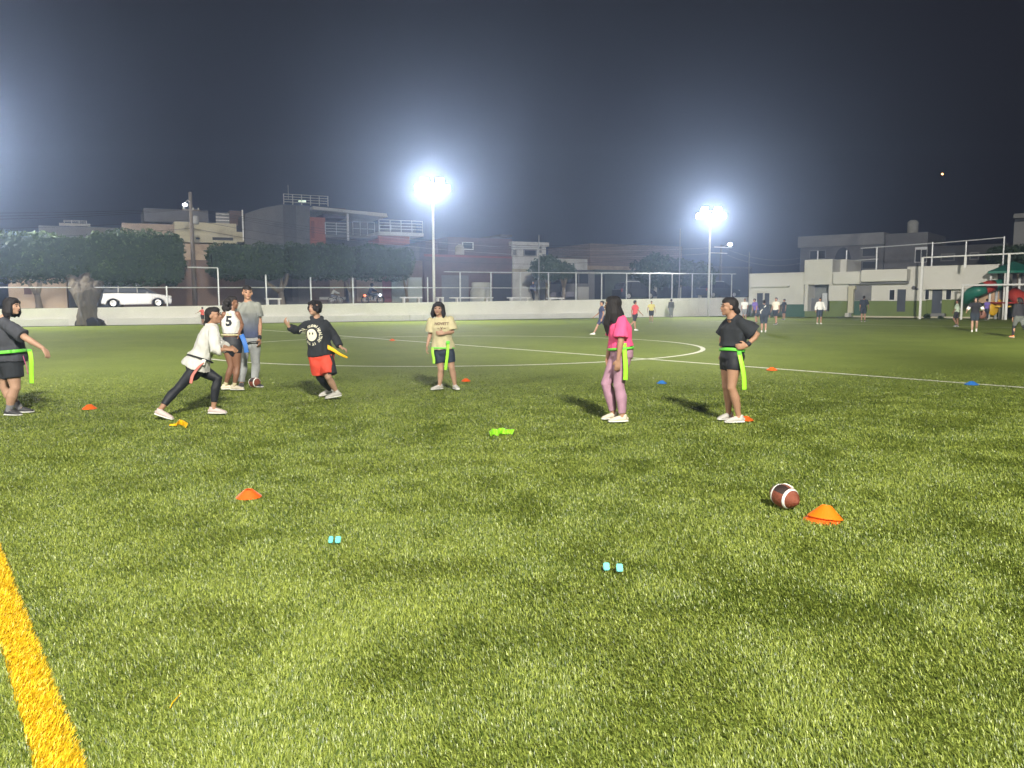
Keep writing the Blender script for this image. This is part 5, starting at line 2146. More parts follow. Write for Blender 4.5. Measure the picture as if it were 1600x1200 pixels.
sweep(mb, [w_ + Vector((0, 0, .02)), w_ + Vector((0, 0, .0))], [.034, .034], XR, 12)
mb.build('wristband', C_black, mn, True)
ribbon('flag_belt', C_black, mn, [P(385, 537, d - .16), P(392, 534, d - .17), P(398, 534, d - .17), P(406, 534, d - .09)], ZU, .02)

# ---- 5: youth in black hoodie and red shorts, arms out
d = G(520, 625).y
J = J_from_px({'head': (492, 481, -.03), 'neck': (495, 496, 0), 'shR': (481, 506, -.02), 'shL': (510, 506, .02),
               'elR': (466, 517, -.16), 'wrR': (451, 510, -.26), 'elL': (523, 526, .06), 'wrL': (532, 542, -.04),
               'hipR': (494, 556, -.02), 'hipL': (509, 556, .02), 'knL': (513, 590, -.10), 'anL': (526, 612, .04),
               'knR': (500, 590, .02), 'anR': (514, 612, .30)}, d)
J['anL'] = Vector((P(526, 612, d).x, d + .02, .115))
J['toL'] = J['anL'] + Vector((-.15, -.07, -.08))
J['pitchL'] = .12
J['anR'] = Vector((P(515, 610, d + .35).x, d + .38, .12))
J['toR'] = J['anR'] + Vector((-.13, -.1, -.09))
J['pitchR'] = .15
J['face'] = Vector((-.55, -.83, .12))
J['hdR'] = Vector((-.5, -.2, .85))
J['hdL'] = Vector((.85, -.2, -.35))
J['smile'] = .08
J['headscale'] = 1.05
hd_ = build_person('smiling youth in black hoodie with a printed face and red shorts, arms out', J, 'light', 1.0, 1.0, 'mop',
                   top=dict(mat=C_black, ex=.042, hem=.0, sleeve=1.9, sex=.026, sflare=.004, hood=True, name='hoodie', fold=.014),
                   bottom=dict(mat=C_red, kind='shorts', rise=.12, ex=.030, len=.86, flare=.025, fold=.012),
                   shoes=dict(mat=M_shoe_w), socks=dict(mat=C_white, **{'from': 1.9}), facing=-YA, curl=.5)
tp = pop(hd_, '_top')
bt = pop(hd_, '_bottom')
rt = (J['shL'] - J['shR'])
rt.z = 0
rt = rt.normalized() * 1.0
fwd = Vector((-.35, -.93, 0)).normalized()
rt = ZU.cross(fwd).normalized() * 1.0
if rt.x < 0:
    rt = -rt
pc = P(486.5, 523.5, d - .15)
M_print = mat('cream_print', (0.72, 0.70, 0.56), .8, .05, 9)
o_ = decal('printed_face', M_print, hd_, disc2d(0, 0, .078, .092), pc, rt, ZU, tp)
for x_ in (-.022, .024):
    decal('printed_eye', C_black, o_, disc2d(x_, .022, .010, .019, 2, 12), pc, rt, ZU, tp, .008)
txt = 'WE IN CLEAN HEALTHY IT THE '
for i, chh in enumerate(txt):
    if chh == ' ':
        continue
    a_ = math.radians(200 - i * 360 / len(txt))
    vs_, fs_ = text2d(chh, .05)
    rot_ = a_ - math.pi / 2
    vs2 = [(x * math.cos(rot_) - y_ * math.sin(rot_) + .122 * math.cos(a_), x * math.sin(rot_) + y_ * math.cos(rot_) + .138 * math.sin(a_)) for x, y_ in vs_]
    decal('printed_letter', M_print, hd_, (vs2, fs_), pc, rt, ZU, tp, .005)
# black side panel on the shorts
o_h = (J['hipL'] - J['hipR']).normalized()
o_f = Vector((-.2, -.6, 0))
ribbon('side_panel', C_black, hd_, [lerp(J['hipL'], J['knL'], f_) + o_h * (.055 + .03 * f_) + o_f * .05 for f_ in (-.1, .2, .5, .84)], o_f, .15, .17)
ribbon('flag', mat('yellow_flag_vinyl', (.85, .50, .01), .45, .06, 6), hd_, [P(511, 542, d - .06), P(520, 546, d - .1), P(530, 553, d - .1), P(543, 559, d - .05)], Vector((.4, 0, .9)), .075, .006, .3)
for S in 'R':
    mb = MB()
    sweep(mb, [lerp(J['hip' + S], J['kn' + S], .8), J['kn' + S], lerp(J['kn' + S], J['an' + S], .4), lerp(J['kn' + S], J['an' + S], .92)], [.068, .060, .062, .040], XR, 14)
    mb.build('legging', C_black2, hd_, True)

# ---- 6: player in cream tee
d = G(692, 610).y
J = J_from_px({'head': (685, 482, -.03), 'neck': (687, 495, 0), 'shR': (673.5, 502, .0), 'shL': (704, 500, .0),
               'elR': (672, 523, .02), 'wrR': (667.5, 540, -.06), 'elL': (707, 519, -.02), 'wrL': (694, 521, -.17),
               'hipR': (684, 549, 0), 'hipL': (701, 549, 0), 'knR': (689, 577, -.03), 'anR': (687, 603, 0),
               'knL': (706, 575, -.02), 'anL': (711, 601, .04)}, d)
J['anL'].z = .09
J['anR'].z = .09
J['toR'] = J['anR'] + Vector((-.12, -.12, -.05))
J['toL'] = J['anL'] + Vector((.06, -.15, -.05))
J['face'] = Vector((-.06, -1, 0))
J['headup'] = Vector((.06, 0, 1))
J['hdR'] = Vector((-.15, -.1, -1))
J['hdL'] = Vector((-1, -.15, .05))
J['smile'] = .1
J['headscale'] = 1.05
bg = build_person('player with chin length black hair in cream lettered tee and navy shorts, hand on belly', J, 'light', .98, 1.0, 'bob',
                  top=dict(mat=C_cream, ex=.030, hem=.10, sleeve=.80, sflare=.026, flare=.02, fold=.013), bottom=dict(mat=C_navy, kind='shorts', ex=.012, len=.66, flare=.006),
                  shoes=dict(mat=M_shoe_w), facing=-YA, palms={'L': Vector((0, 1, 0)), 'R': Vector((1, .2, 0))})
tp = pop(bg, '_top')
pop(bg, '_bottom')
pc = P(690, 506, d - .12)
M_brn = mat('brown_print', (0.16, 0.10, 0.07), .8, .1, 9)
decal('shirt_lettering', M_brn, bg, text2d('NOVETT', .062), pc, XR, ZU, tp, .010)
decal('shirt_lettering', M_brn, bg, text2d('~ V ~', .06), pc - Vector((0, 0, .075)), XR, ZU, tp, .010)
belt(bg, J, .12, M_neong, .040, .98, 1.0, .028)
ribbon('flag', M_neon, bg, [P(676, 543, d - .12), P(676, 552, d - .14), P(678, 561, d - .15), P(678, 568, d - .16)], XR, .045)
ribbon('flag', M_neon, bg, [P(700, 536, d - .17), P(699.5, 550, d - .19), P(697.5, 566, d - .2), P(696, 578, d - .2)], XR, .05)
mb = MB()
mb.box(P(700, 535, d - .18), (.06, .03, .05), None, .006)
mb.build('belt_clip', M_neong, bg)

# ---- 7: woman in hot pink tee, facing left
d = G(966, 660).y
J = J_from_px({'head': (957, 477, 0), 'neck': (966, 492, 0), 'shL': (972, 502, -.16), 'shR': (963, 500, .17),
               'elL': (970, 534, -.22), 'wrL': (966, 562, -.22), 'elR': (955, 532, .22), 'wrR': (949, 558, .12),
               'hipL': (973, 553, -.08), 'hipR': (968, 553, .08), 'knL': (967, 603, -.08), 'anL': (973, 648, -.08),
               'knR': (947, 600, .08), 'anR': (959, 640, .12)}, d)
J['anL'].z = .09
J['anR'].z = .10
J['toL'] = J['anL'] + Vector((-.16, -.04, -.05))
J['toR'] = J['anR'] + Vector((-.12, -.08, -.06))
J['face'] = Vector((-.96, .22, 0))
J['hdL'] = Vector((-.1, 0, -1))
J['hdR'] = Vector((0, -.1, -1))
pk = build_person('woman with long dark hair in hot pink cropped tee and mauve joggers, facing left', J, 'tan', 1.0, 1.06, 'long',
                  top=dict(mat=C_pink, ex=.034, hem=.20, sleeve=.82, sflare=.020, flare=.014), bottom=dict(mat=C_mauve, kind='joggers', name='joggers', ex=.014, len=1.9, fold=.007),
                  shoes=dict(mat=M_shoe_c), facing=-XR, curl=.3)
pop(pk, '_top')
pop(pk, '_bottom')
a = P(975, 536, d - .20)
ribbon('flag', M_neon, pk, [a, P(976, 552, d - .21), P(978, 574, d - .22), P(977, 594, d - .21)], XR, .060)
belt(pk, J, .16, M_neong, .034, 1.0, 1.06, .030)

# ---- 8: woman in black cropped tee, hand on hip
d = G(1148, 661).y
J = J_from_px({'head': (1139, 479, 0), 'neck': (1144, 494, 0), 'shL': (1160, 505, -.13), 'shR': (1140, 503, .17),
               'elL': (1183, 523, -.16), 'wrL': (1167, 540, -.19), 'elR': (1128, 530, .24), 'wrR': (1130, 552, .16),
               'hipL': (1148, 558, -.07), 'hipR': (1137, 558, .08), 'knL': (1143, 606, -.10), 'anL': (1155, 648, -.08),
               'knR': (1135, 604, .08), 'anR': (1139, 640, .14)}, d)
J['anL'].z = .09
J['anR'].z = .10
J['toL'] = J['anL'] + Vector((-.17, -.03, -.05))
J['toR'] = J['anR'] + Vector((-.12, -.08, -.06))
J['face'] = Vector((-1, -.02, 0))
J['hdL'] = Vector((-.95, -.25, -.12))
J['hdR'] = Vector((0, -.1, -1))
bk_ = build_person('woman in black cropped tee and black shorts facing left with hand on hip', J, 'tan', 1.0, 1.04, 'bun',
                   top=dict(mat=C_black, ex=.038, hem=.30, sleeve=.78, sflare=.026, flare=.014), bottom=dict(mat=C_black2, kind='shorts', ex=.010, len=.42, rise=.36),
                   shoes=dict(mat=M_shoe_w), facing=-XR, curl=.5, palms={'L': Vector((-.2, 1, 0)), 'R': Vector((0, -1, 0))})
pop(bk_, '_top')
pop(bk_, '_bottom')
belt(bk_, J, .20, M_neong, .020, 1.0, 1.0, .040)
a = P(1155, 551, d - .17)
ribbon('flag', M_neon, bk_, [a, P(1159, 568, d - .2), P(1163, 590, d - .22), P(1163, 609, d - .22)], XR, .058)
mb = MB()
mb.box(a, (.05, .03, .05), None, .006)
mb.build('belt_clip', M_neong, bk_)
mb = MB()
w_ = lerp(J['wrL'], J['elL'], .12)
sweep(mb, [w_, lerp(J['wrL'], J['elL'], .2)], [.031, .032], XR, 12)
mb.build('wristband', C_black, bk_, True)
# ------------------------------------------------------------------ far people
def gen_J(px, pyf, pyh, face_deg, legL=(0, 0), legR=(0, 0), armL=(0, .2), armR=(0, .2), lean=0.0, z0=0.0, dd=None, female=False, sit=False):
    """simple skeleton: leg = (forward swing, knee bend), arm = (forward swing, elbow bend), radians; face_deg 0 = right, 90 = away"""
    base = G(px, pyf, z0) if dd is None else P(px, pyf, dd)
    d = base.y
    top = P(px, pyh, d)
    H = top.z - base.z
    if sit:
        H /= .72
    f = Vector((math.cos(R(face_deg)), math.sin(R(face_deg)), 0))
    r = Vector((f.y, -f.x, 0))
    s = H / 1.66
    upv = (ZU * math.cos(lean) + f * math.sin(lean))
    J = {}
    Lt = .245 * H

    def legp(hip, sw, kb):
        a = sw
        kn = hip + (f * math.sin(a) - ZU * math.cos(a)) * Lt
        b = sw - kb
        an = kn + (f * math.sin(b) - ZU * math.cos(b)) * Lt * .93
        return kn, an
    low = 0
    hipc = Vector((base.x, base.y, base.z + .53 * H))
    for S, sg, lg in (('L', -1, legL), ('R', 1, legR)):
        hip = hipc + r * .055 * H * sg
        kn, an = legp(hip, *lg)
        J['hip' + S], J['kn' + S], J['an' + S] = hip, kn, an
    low = min(J['anL'].z, J['anR'].z) - base.z - .085 * s
    for k in list(J):
        J[k] = J[k] - ZU * low
    hipc = hipc - ZU * low
    for S, lg in (('L', legL), ('R', legR)):
        an = J['an' + S]
        p = max(0.0, lg[1] - lg[0]) * .55
        J['pitch' + S] = min(p, 1.1)
        J['to' + S] = an + (f * math.cos(p) * .15 - ZU * (.05 + .1 * math.sin(p))) * s
        J['heel' + S] = an - (ZU * .072 - f * .0) * s
    ch = hipc + upv * .285 * H
    J['neck'] = ch + upv * .035 * H
    for S, sg, am in (('L', -1, armL), ('R', 1, armR)):
        sh = ch + r * .105 * H * sg
        a, b = am[0], am[0] + am[1]
        out = r * sg * (am[2] if len(am) > 2 else .12)
        el = sh + (f * math.sin(a) - ZU * math.cos(a) + out).normalized() * .17 * H
        dv = (f * math.sin(b) - ZU * math.cos(b) + out * .4).normalized()
        J['sh' + S], J['el' + S], J['wr' + S], J['hd' + S] = sh, el, el + dv * .148 * H, dv
    J['head'] = J['neck'] + upv * .085 * H
    J['face'] = f
    J['female'] = female
    return J, s, f


FM = {}


def fm(name, c):
    return mat(name, c, .85, .08, 8)


def far_person(label, px, pyf, pyh, face, top, bot, shoe, skin='tan', hair='short', hem=.04, sleeve=.6, blen=.85, bex=.022, tname='shirt', bname='shorts', w=1.0, group='players at the far side', tex=.026, **k):
    J, s, f = gen_J(px, pyf, pyh, face, **k)
    t = build_person(label, J, skin, s, w, hair, top=dict(mat=top, ex=tex * s, hem=hem, sleeve=sleeve, name=tname, collar=False), bottom=dict(mat=bot, kind=bname, name=bname, ex=bex * s, len=blen),
                     shoes=dict(mat=shoe), voxel=.019, facing=f, group=group)
    pop(t, '_top')
    pop(t, '_bottom')
    return t, J


F_navy = fm('navy_jersey', (.035, .04, .09))
F_red = fm('red_bib', (.55, .07, .08))
F_yel = fm('yellow_bib', (.68, .60, .20))
F_grey = fm('grey_hooded_top', (.12, .12, .125))
F_gp = fm('mid_grey_trousers', (.22, .23, .24))
F_white = fm('white_jersey', (.70, .70, .66))
F_purple = fm('purple_jersey', (.16, .11, .38))
F_dark = fm('dark_navy_tracksuit', (.022, .03, .042))
F_sage = fm('pale_sage_jersey', (.38, .46, .36))
F_pinkc = fm('pale_pink_clothes', (.62, .42, .42))
F_blk = fm('black_shorts_cloth', (.018, .018, .022))
F_cream = fm('cream_jersey', (.66, .62, .50))
F_org = fm('orange_trainer', (.85, .25, .08))
F_coral = fm('coral_child_top', (.75, .14, .11))
SH_w = fm('far_white_trainer', (.68, .68, .64))
SH_d = fm('far_dark_trainer', (.04, .04, .045))

far_person('small child in coral top by the white wall, partly hidden behind the lunging woman', 317, 507.5, 479.5, 170, F_coral, F_blk, SH_d, armL=(.9, .2, .5), armR=(.1, .3), blen=.8)
t_, J_ = far_person('boy in navy jersey walking left, half hidden by the long dark hair', 940, 523, 466.5, 182, F_navy, F_navy, SH_w, legL=(.55, .1), legR=(-.45, .35), armL=(-.2, .5), armR=(.4, .5))
far_person('boy in red bib over white sleeves running right of the pink tee', 992, 517, 469, 20, F_red, F_blk, SH_w, legL=(.1, .0), legR=(-.35, .5), armL=(-.3, .4, .3), armR=(.3, .5, .3))
far_person('boy in yellow bib standing with feet apart near the far wall', 1017.5, 504, 470, 260, F_yel, F_blk, SH_d, 'tan', legL=(.0, 0), legR=(.0, 0), armL=(0, .3, .3), armR=(0, .5, .35))
far_person('person in grey hooded top standing against the far white wall', 1048.5, 497, 467, 95, F_grey, F_gp, SH_d, blen=1.9, bname='trousers', sleeve=1.8, hair='mop')
far_person('boy in white jersey half hidden behind the shoulder of the black tee', 1163, 503, 466, 250, F_white, F_gp, SH_d)
far_person('boy in purple jersey bending forward among the far group', 1181, 505, 465.5, 200, F_purple, F_dark, SH_d, lean=.25, legL=(.25, .3), legR=(-.1, .2), w=1.15, blen=1.0)
t_, J_ = far_person('boy in dark tracksuit top with a white stripe down the sleeve', 1193, 519.5, 468, 75, F_dark, F_dark, SH_w, sleeve=1.8, legL=(.1, .1), legR=(-.15, .1), lean=.08, blen=1.05, armR=(0, .1, .25))
mb = MB()
fd_ = Vector((J_['shR'] - J_['shL'])).normalized()
mb.tube([J_['shR'] + Vector((-.12, -.10, .02)), J_['elL'] + Vector((.0, -.1, 0)), J_['wrL'] + Vector((.06, -.1, .05))], .022, 6)
mb.build('sleeve_stripe', F_white, t_)
far_person('boy in loose white jersey and dark shorts walking left, legs together', 1211.5, 507.5, 464.5, 215, F_cream, F_dark, SH_d, legL=(.15, .1), legR=(-.2, .3), w=1.1, armL=(0, .3, .3), armR=(0, .3, .3))
far_person('boy in dark top standing behind the loose white jersey', 1224.5, 500, 467, 200, F_dark, F_dark, SH_d)
far_person('boy in white long-sleeved jersey facing the camera before the entrance', 1280, 506.5, 465, 270, F_white, F_dark, SH_w, sleeve=1.85, armL=(.1, .3, .35), armR=(.1, .3, .35), legL=(.1, .2), legR=(-.1, .1), blen=1.0)
far_person('person in long dark navy tunic standing beside the cream pillar', 1348.5, 503, 462, 60, F_dark, F_dark, SH_d, hem=-.2, sleeve=.9, armR=(.2, .5, .3))
far_person('small child in pale pink standing against the olive dado', 1379.5, 495.5, 474, 250, F_pinkc, F_pinkc, SH_d, blen=1.8, bname='leggings', hair='bob', female=True)
# seated dark figure with bag on the kerb
t_, J_ = far_person('person in dark clothes crouching by the slate door with a dark bag', 1395, 495.5, 474, 0, F_dark, F_dark, SH_d, legL=(1.35, 1.5), legR=(1.2, 1.4), lean=.25, sit=True, blen=1.85, bname='trousers', armL=(.9, .4), armR=(.7, .5), hair='mop')
mb = MB()
c_ = G(1407, 495.2)
mb.box(c_ + Vector((0, .1, .22)), (1.1, .4, .44), None, .12)
for v_ in mb.bm.verts:
    v_.co.z *= 1 + .25 * noise.noise(v_.co * 2)
tag(mb.build('duffel_bag', F_dark, smooth=True), 'dark duffel bag on the ground below the slate door', 'bag')

t_, J_ = far_person('boy in pale sage jersey running left across the goal post', 1494, 511, 468, 150, F_sage, F_blk, SH_d, 'brown', legL=(.4, .9), legR=(-.1, .0), armL=(.3, .2, .9), armR=(-.4, .4, .2), sleeve=1.2)
t_, J_ = far_person('player in black with white sleeve bands running before the goal, a ball at the hip', 1522, 518.5, 463.5, 240, F_blk, F_dark, SH_w, 'light', legL=(.1, .7), legR=(.1, .25), armL=(.0, 1.2, .5), armR=(.0, 1.1, .5), lean=.18, w=1.05, hair='mop')
for S in 'LR':
    mb = MB()
    a_, b_ = lerp(J_['sh' + S], J_['el' + S], .72), lerp(J_['sh' + S], J_['el' + S], 1.0)
    sweep(mb, [a_, b_], [.075, .07], XR, 12)
    mb.build('sleeve_band', F_white, t_, True)
far_person('child in purple top at the foot of the playground slide', 1541, 500.5, 467, 20, F_purple, F_dark, SH_d, 'brown', blen=1.8, bname='trousers', z0=.1)
t_, J_ = far_person('person in black top and grey shorts with orange trainers at the right edge', 1591, 528, 463, 100, F_blk, fm('grey_marl_shorts', (.10, .11, .10)), F_org, legL=(.4, .35), legR=(-.35, .35), hair='curly', sleeve=1.8, lean=.1, blen=.9)
for S in 'LR':
    mb = MB()
    sweep(mb, [lerp(J_['hip' + S], J_['kn' + S], .7), J_['kn' + S], lerp(J_['kn' + S], J_['an' + S], .4), lerp(J_['kn' + S], J_['an' + S], .95)], [.066, .058, .060, .042], XR, 12)
    mb.build('legging', F_blk, t_, True)
# standing person in the shade behind the fence

def street_person(label, px, v, H, face, top, bot, **k):
    u_, _ = wall_uz(px, 470, v)
    p_ = W(u_, v, street_z(u_))
    # find pixel rows for foot and head
    rel = CR.transposed() @ (p_ - EYE)
    pyf = 600 + FPX * rel.y / rel.z
    rel = CR.transposed() @ (p_ + ZU * H - EYE)
    pyh = 600 + FPX * rel.y / rel.z
    pxf = 800 - FPX * rel.x / rel.z
    return far_person(label, pxf, pyf, pyh, face, top, bot, SH_d, dd=p_.y, group='people on the street behind the wall', **k)


street_person('dark clothed person standing on the street by the white house bench', 833, 1.7, 1.7, 240, F_navy, F_dark, blen=1.9, bname='trousers', sleeve=1.8, legL=(.0, .0), legR=(-.25, .1))


# ------------------------------------------------------------------ vehicles on the street
def car(label, px0, px1, v, paint, cat='car', L=4.5):
    """side-on people carrier, nose to the right (+u)"""
    um = (wall_uz(px0, 470, v)[0] + wall_uz(px1, 470, v)[0]) / 2
    zs = street_z(um)
    org = W(um, v, zs)
    t = thing('parked_car', label, cat, org, 'cars parked along the street')

    def c(x_, y_, z_):
        return W(um + x_, v + y_, zs + z_ + x_ * _k)
    k = L / 4.5
    body = [(-2.2, .32), (-2.24, .62), (-2.2, .95), (-2.05, 1.02), (-1.2, 1.04), (.75, 1.0), (1.35, .93), (1.95, .80), (2.2, .66), (2.25, .45), (2.22, .26),
            (1.82, .24), (1.76, .45), (1.6, .60), (1.38, .66), (1.16, .60), (1.0, .45), (.95, .22), (-.95, .22), (-1.0, .45), (-1.16, .60), (-1.38, .66), (-1.6, .60), (-1.76, .45), (-1.82, .24)]
    mb = MB()
    mb.prism([c(x_ * k, -.85, z_) for x_, z_ in body], WN * 1.7)
    bmesh.ops.bevel(mb.bm, geom=[e for e in mb.bm.edges if abs((e.verts[0].co - e.verts[1].co).dot(WN)) < .01], offset=.05, segments=3, affect='EDGES')
    mb.build('body', paint, t)
    cab = [(-2.1, 1.0), (-1.95, 1.35), (-1.75, 1.52), (-1.2, 1.58), (0, 1.58), (.35, 1.50), (1.3, .98)]
    mb = MB()
    mb.prism([c(x_ * k, -.74, z_) for x_, z_ in cab], WN * 1.48)
    mb.build('cabin_glass', M_glass, t)
    mb = MB()
    mb.prism([c(x_ * k, -.72, z_) for x_, z_ in [(-1.98, 1.36), (-1.78, 1.56), (-1.2, 1.63), (0, 1.63), (.42, 1.54), (.30, 1.50), (0, 1.575), (-1.2, 1.575), (-1.74, 1.51), (-1.9, 1.36)]], WN * 1.44)
    mb.build('roof', paint, t)
    for a_, b_ in (((-2.1, 1.0), (-1.93, 1.38)), ((-1.05, 1.0), (-1.0, 1.58)), ((.12, 1.0), (.10, 1.57)), ((1.32, .97), (.34, 1.52))):
        mb = MB()
        mb.tube([c(a_[0] * k, -.76, a_[1]), c(b_[0] * k, -.74, b_[1])], .045, 6)
        mb.build('window_pillar', paint, t)
    for x_ in (-1.38, 1.38):
        w_ = MB()
        w_.lathe([(0, -.1), (.29, -.1), (.325, -.07), (.325, .07), (.29, .1), (0, .1)], c(x_ * k, -.76, .325), -WN, 24)
        ty = w_.build('wheel', mat('tyre_rubber', (.02, .02, .02), .8), t, True)
        w_ = MB()
        w_.lathe([(0, .10), (.06, .12), (.17, .105), (.21, .12), (.215, .09), (0, .09)], c(x_ * k, -.76, .325), -WN, 20)
        w_.build('rim', mat('alloy_rim', (.6, .6, .6), .3, .05, 2, metal=.8), ty, True)
    mb = MB()
    mb.ball(c(2.1 * k, -.72, .72), .13, 12, (1.3, .5, .7), WROT)
    mb.build('headlight', mat('clear_headlamp', (.75, .75, .75), .15), t, True)
    mb = MB()
    mb.box(c(-2.19 * k, -.78, .88), (.08, .12, .3), WROT, .02)
    mb.build('tail_light', mat('red_tail_lamp', (.35, .03, .03), .3), t)
    for x_ in (-.78, .42):
        mb = MB()
        mb.box(c(x_ * k, -.862, .86), (.16, .02, .035), WROT, .005)
        mb.build('door_handle', paint, t)
    for x_ in (-1.0, .1, 1.02):
        mb = MB()
        mb.box(c(x_ * k, -.853, .64), (.012, .01, .66), WROT)
        mb.build('door_gap', M_dark, t)
    mb = MB()
    mb.tube([c(-1.6 * k, -.6, 1.66), c(-1.4 * k, -.6, 1.70), c(.0, -.6, 1.70), c(.2 * k, -.6, 1.64)], .025, 6)
    mb.build('roof_rail', M_galv, t)
    mb = MB()
    mb.box(c(.72 * k, -.92, 1.02), (.16, .12, .12), WROT, .03)
    mb.build('wing_mirror', paint, t)
    return t


M_silver = mat('silver_car_paint', (0.25, 0.25, 0.25), .3, .03, 1, metal=.6, coat=.5)
M_darkcar = mat('dark_car_paint', (0.035, 0.04, 0.05), .3, .05, 1, metal=.3, coat=.5)
car('silver people carrier parked nose right, between the thick trunk and the fence post', 155, 266, 3.2, M_silver, L=4.6)
car('dark car parked behind the fence before the brick building', 968, 1014, 4.5, M_darkcar, L=4.1)
car('dark car parked just right of the corner floodlight mast', 1093, 1150, 5.5, M_darkcar, L=4.5)


def bike(px0, px1, v, motor, name, label, cat, face=1):
    u0, u1 = wall_uz(px0, 470, v)[0], wall_uz(px1, 470, v)[0]
    um = (u0 + u1) / 2
    zs = street_z(um)
    L = (u1 - u0) * (.62)
    r_ = .29 if motor else .27
    t = thing(name, label, cat, W(um, v, zs))

    def c(x_, y_, z_):
        return W(um + x_ * face, v + y_, zs + z_)
    for sx in (-1, 1):
        mb = MB()
        cx = c(sx * L / 2, 0, r_)
        ring = [cx + WU * r_ * math.cos(a_) + ZU * r_ * math.sin(a_) for a_ in np.linspace(0, 2 * math.pi, 21)]
        mb.tube(ring, .055 if motor else .025, 8, caps=False)
        wh = mb.build('wheel', mat('tyre_rubber', (.02, .02, .02), .8), t, True)
        mb = MB()
        mb.lathe([(0, -.03), (.06, -.03), (.06, .03), (0, .03)], cx, WN, 10)
        for q in range(6):
            a_ = q * math.pi / 6
            e_ = (WU * math.cos(a_) + ZU * math.sin(a_)) * (r_ - .02)
            mb.tube([cx - e_, cx + e_], .008, 4)
        mb.build('hub', M_galv, wh)
    fr = MB()
    h = .62 if motor else .55
    fr.tube([c(-L / 2, 0, r_), c(-.1, 0, .35), c(.15, 0, .4), c(L * .36, 0, h + .15), c(L / 2, 0, r_)], .035, 8)
    fr.tube([c(-L / 2, 0, r_), c(-.25, 0, h), c(L * .3, 0, h)], .03, 8)
    fr.build('frame', M_darkcar if motor else M_galv, t, True)
    mb = MB()
    mb.tube([c(L * .30, -.28, h + .32), c(L * .36, 0, h + .26), c(L * .30, .28, h + .32)], .018, 6)
    mb.tube([c(L * .36, 0, h + .26), c(L * .38, 0, h + .1)], .02, 6)
    mb.build('handlebar', M_dark, t, True)
    mb = MB()
    mb.box(c(-.28, 0, h + .12), (.62 if motor else .24, .24, .1), WROT, .04)
    mb.build('seat', M_dark, t, True)
    if motor:
        mb = MB()
        mb.ball(c(.18, 0, h + .12), .2, 14, (1.3, .7, .8), WROT)
        mb.build('fuel_tank', M_darkcar, t, True)
        mb = MB()
        mb.box(c(.02, 0, .38), (.4, .26, .3), WROT, .05)
        mb.build('engine', M_body, t)
        mb = MB()
        mb.ball(c(L * .48, 0, h + .06), .10, 12)
        mb.build('headlight', glow_mat('motorcycle_headlight', (.9, .95, 1), 7), t, True)
        mb = MB()
        mb.ball(c(-L * .52, 0, h + .02), .10, 12)
        mb.build('tail_light', glow_mat('motorcycle_tail_light', (1, .14, .05), 4.5), t, True)
    return t, um, zs


t_, um, zs = bike(563, 602, 4.0, True, 'motorcycle', 'motorcycle with lit headlight and red tail light on the street', 'motorcycle')


def rider(label, um, v, zs, H, topm, botm, helmet=None, hand_z=.95, seat_z=.78, face=1, skin='tan'):
    J = {}

    def c(x_, y_, z_):
        return W(um + x_ * face, v + y_, zs + z_)
    k = H / 1.7
    J['hipL'], J['hipR'] = c(-.28, .09, seat_z + .08), c(-.28, -.09, seat_z + .08)
    J['knL'], J['knR'] = c(.08, .17, seat_z - .05), c(.08, -.17, seat_z - .05)
    J['anL'], J['anR'] = c(-.02, .17, seat_z - .42 * k), c(-.02, -.17, seat_z - .42 * k)
    J['toL'], J['toR'] = c(.14, .17, seat_z - .47 * k), c(.14, -.17, seat_z - .47 * k)
    J['shL'], J['shR'] = c(-.12, .17 * k, seat_z + .53 * k), c(-.12, -.17 * k, seat_z + .53 * k)
    J['elL'], J['elR'] = c(.08, .25, seat_z + .32 * k), c(.08, -.25, seat_z + .32 * k)
    J['wrL'], J['wrR'] = c(.30, .24, hand_z), c(.30, -.24, hand_z)
    J['hdL'] = J['hdR'] = WU * face
    J['neck'] = c(-.10, 0, seat_z + .59 * k)
    J['head'] = c(-.06, 0, seat_z + .72 * k)
    J['face'] = WU * face
    J['female'] = False
    t = build_person(label, J, skin, k, 1, 'short', top=dict(mat=topm, ex=.026, hem=.05, sleeve=1.8, name='jacket', collar=False), bottom=dict(mat=botm, kind='trousers', name='trousers', ex=.02, len=1.9),
                     shoes=dict(mat=SH_d), voxel=.019, facing=WU * face, group='people on the street behind the wall')
    pop(t, '_top')
    pop(t, '_bottom')
    if helmet:
        mb = MB()
        mb.ball(J['head'] + ZU * .02, .145 * k, 16)
        mb.build('helmet', helmet, t, True)
    return t


rider('motorcycle rider in dark clothes and dark helmet', um, 4.0, zs, 1.75, F_navy, F_dark, mat('dark_helmet', (.03, .03, .04), .2), .98, .74)
t_, um, zs = bike(513, 536, 5.0, False, 'bicycle', 'small bicycle ridden along the street behind the hoodie wearer', 'bicycle')
rider('child in pale top riding the small bicycle', um, 5.0, zs, 1.35, F_white, F_grey, None, .86, .66)


# ------------------------------------------------------------------ small things on the pitch
M_orange = mat('orange_marker_plastic', (0.80, 0.115, 0.012), .5, .04, 5)
M_orange2 = mat('bright_orange_marker_plastic', (0.80, 0.17, 0.006), .5, .04, 5)
M_bluec = mat('blue_marker_plastic', (0.03, 0.16, 0.50), .5, .04, 5)


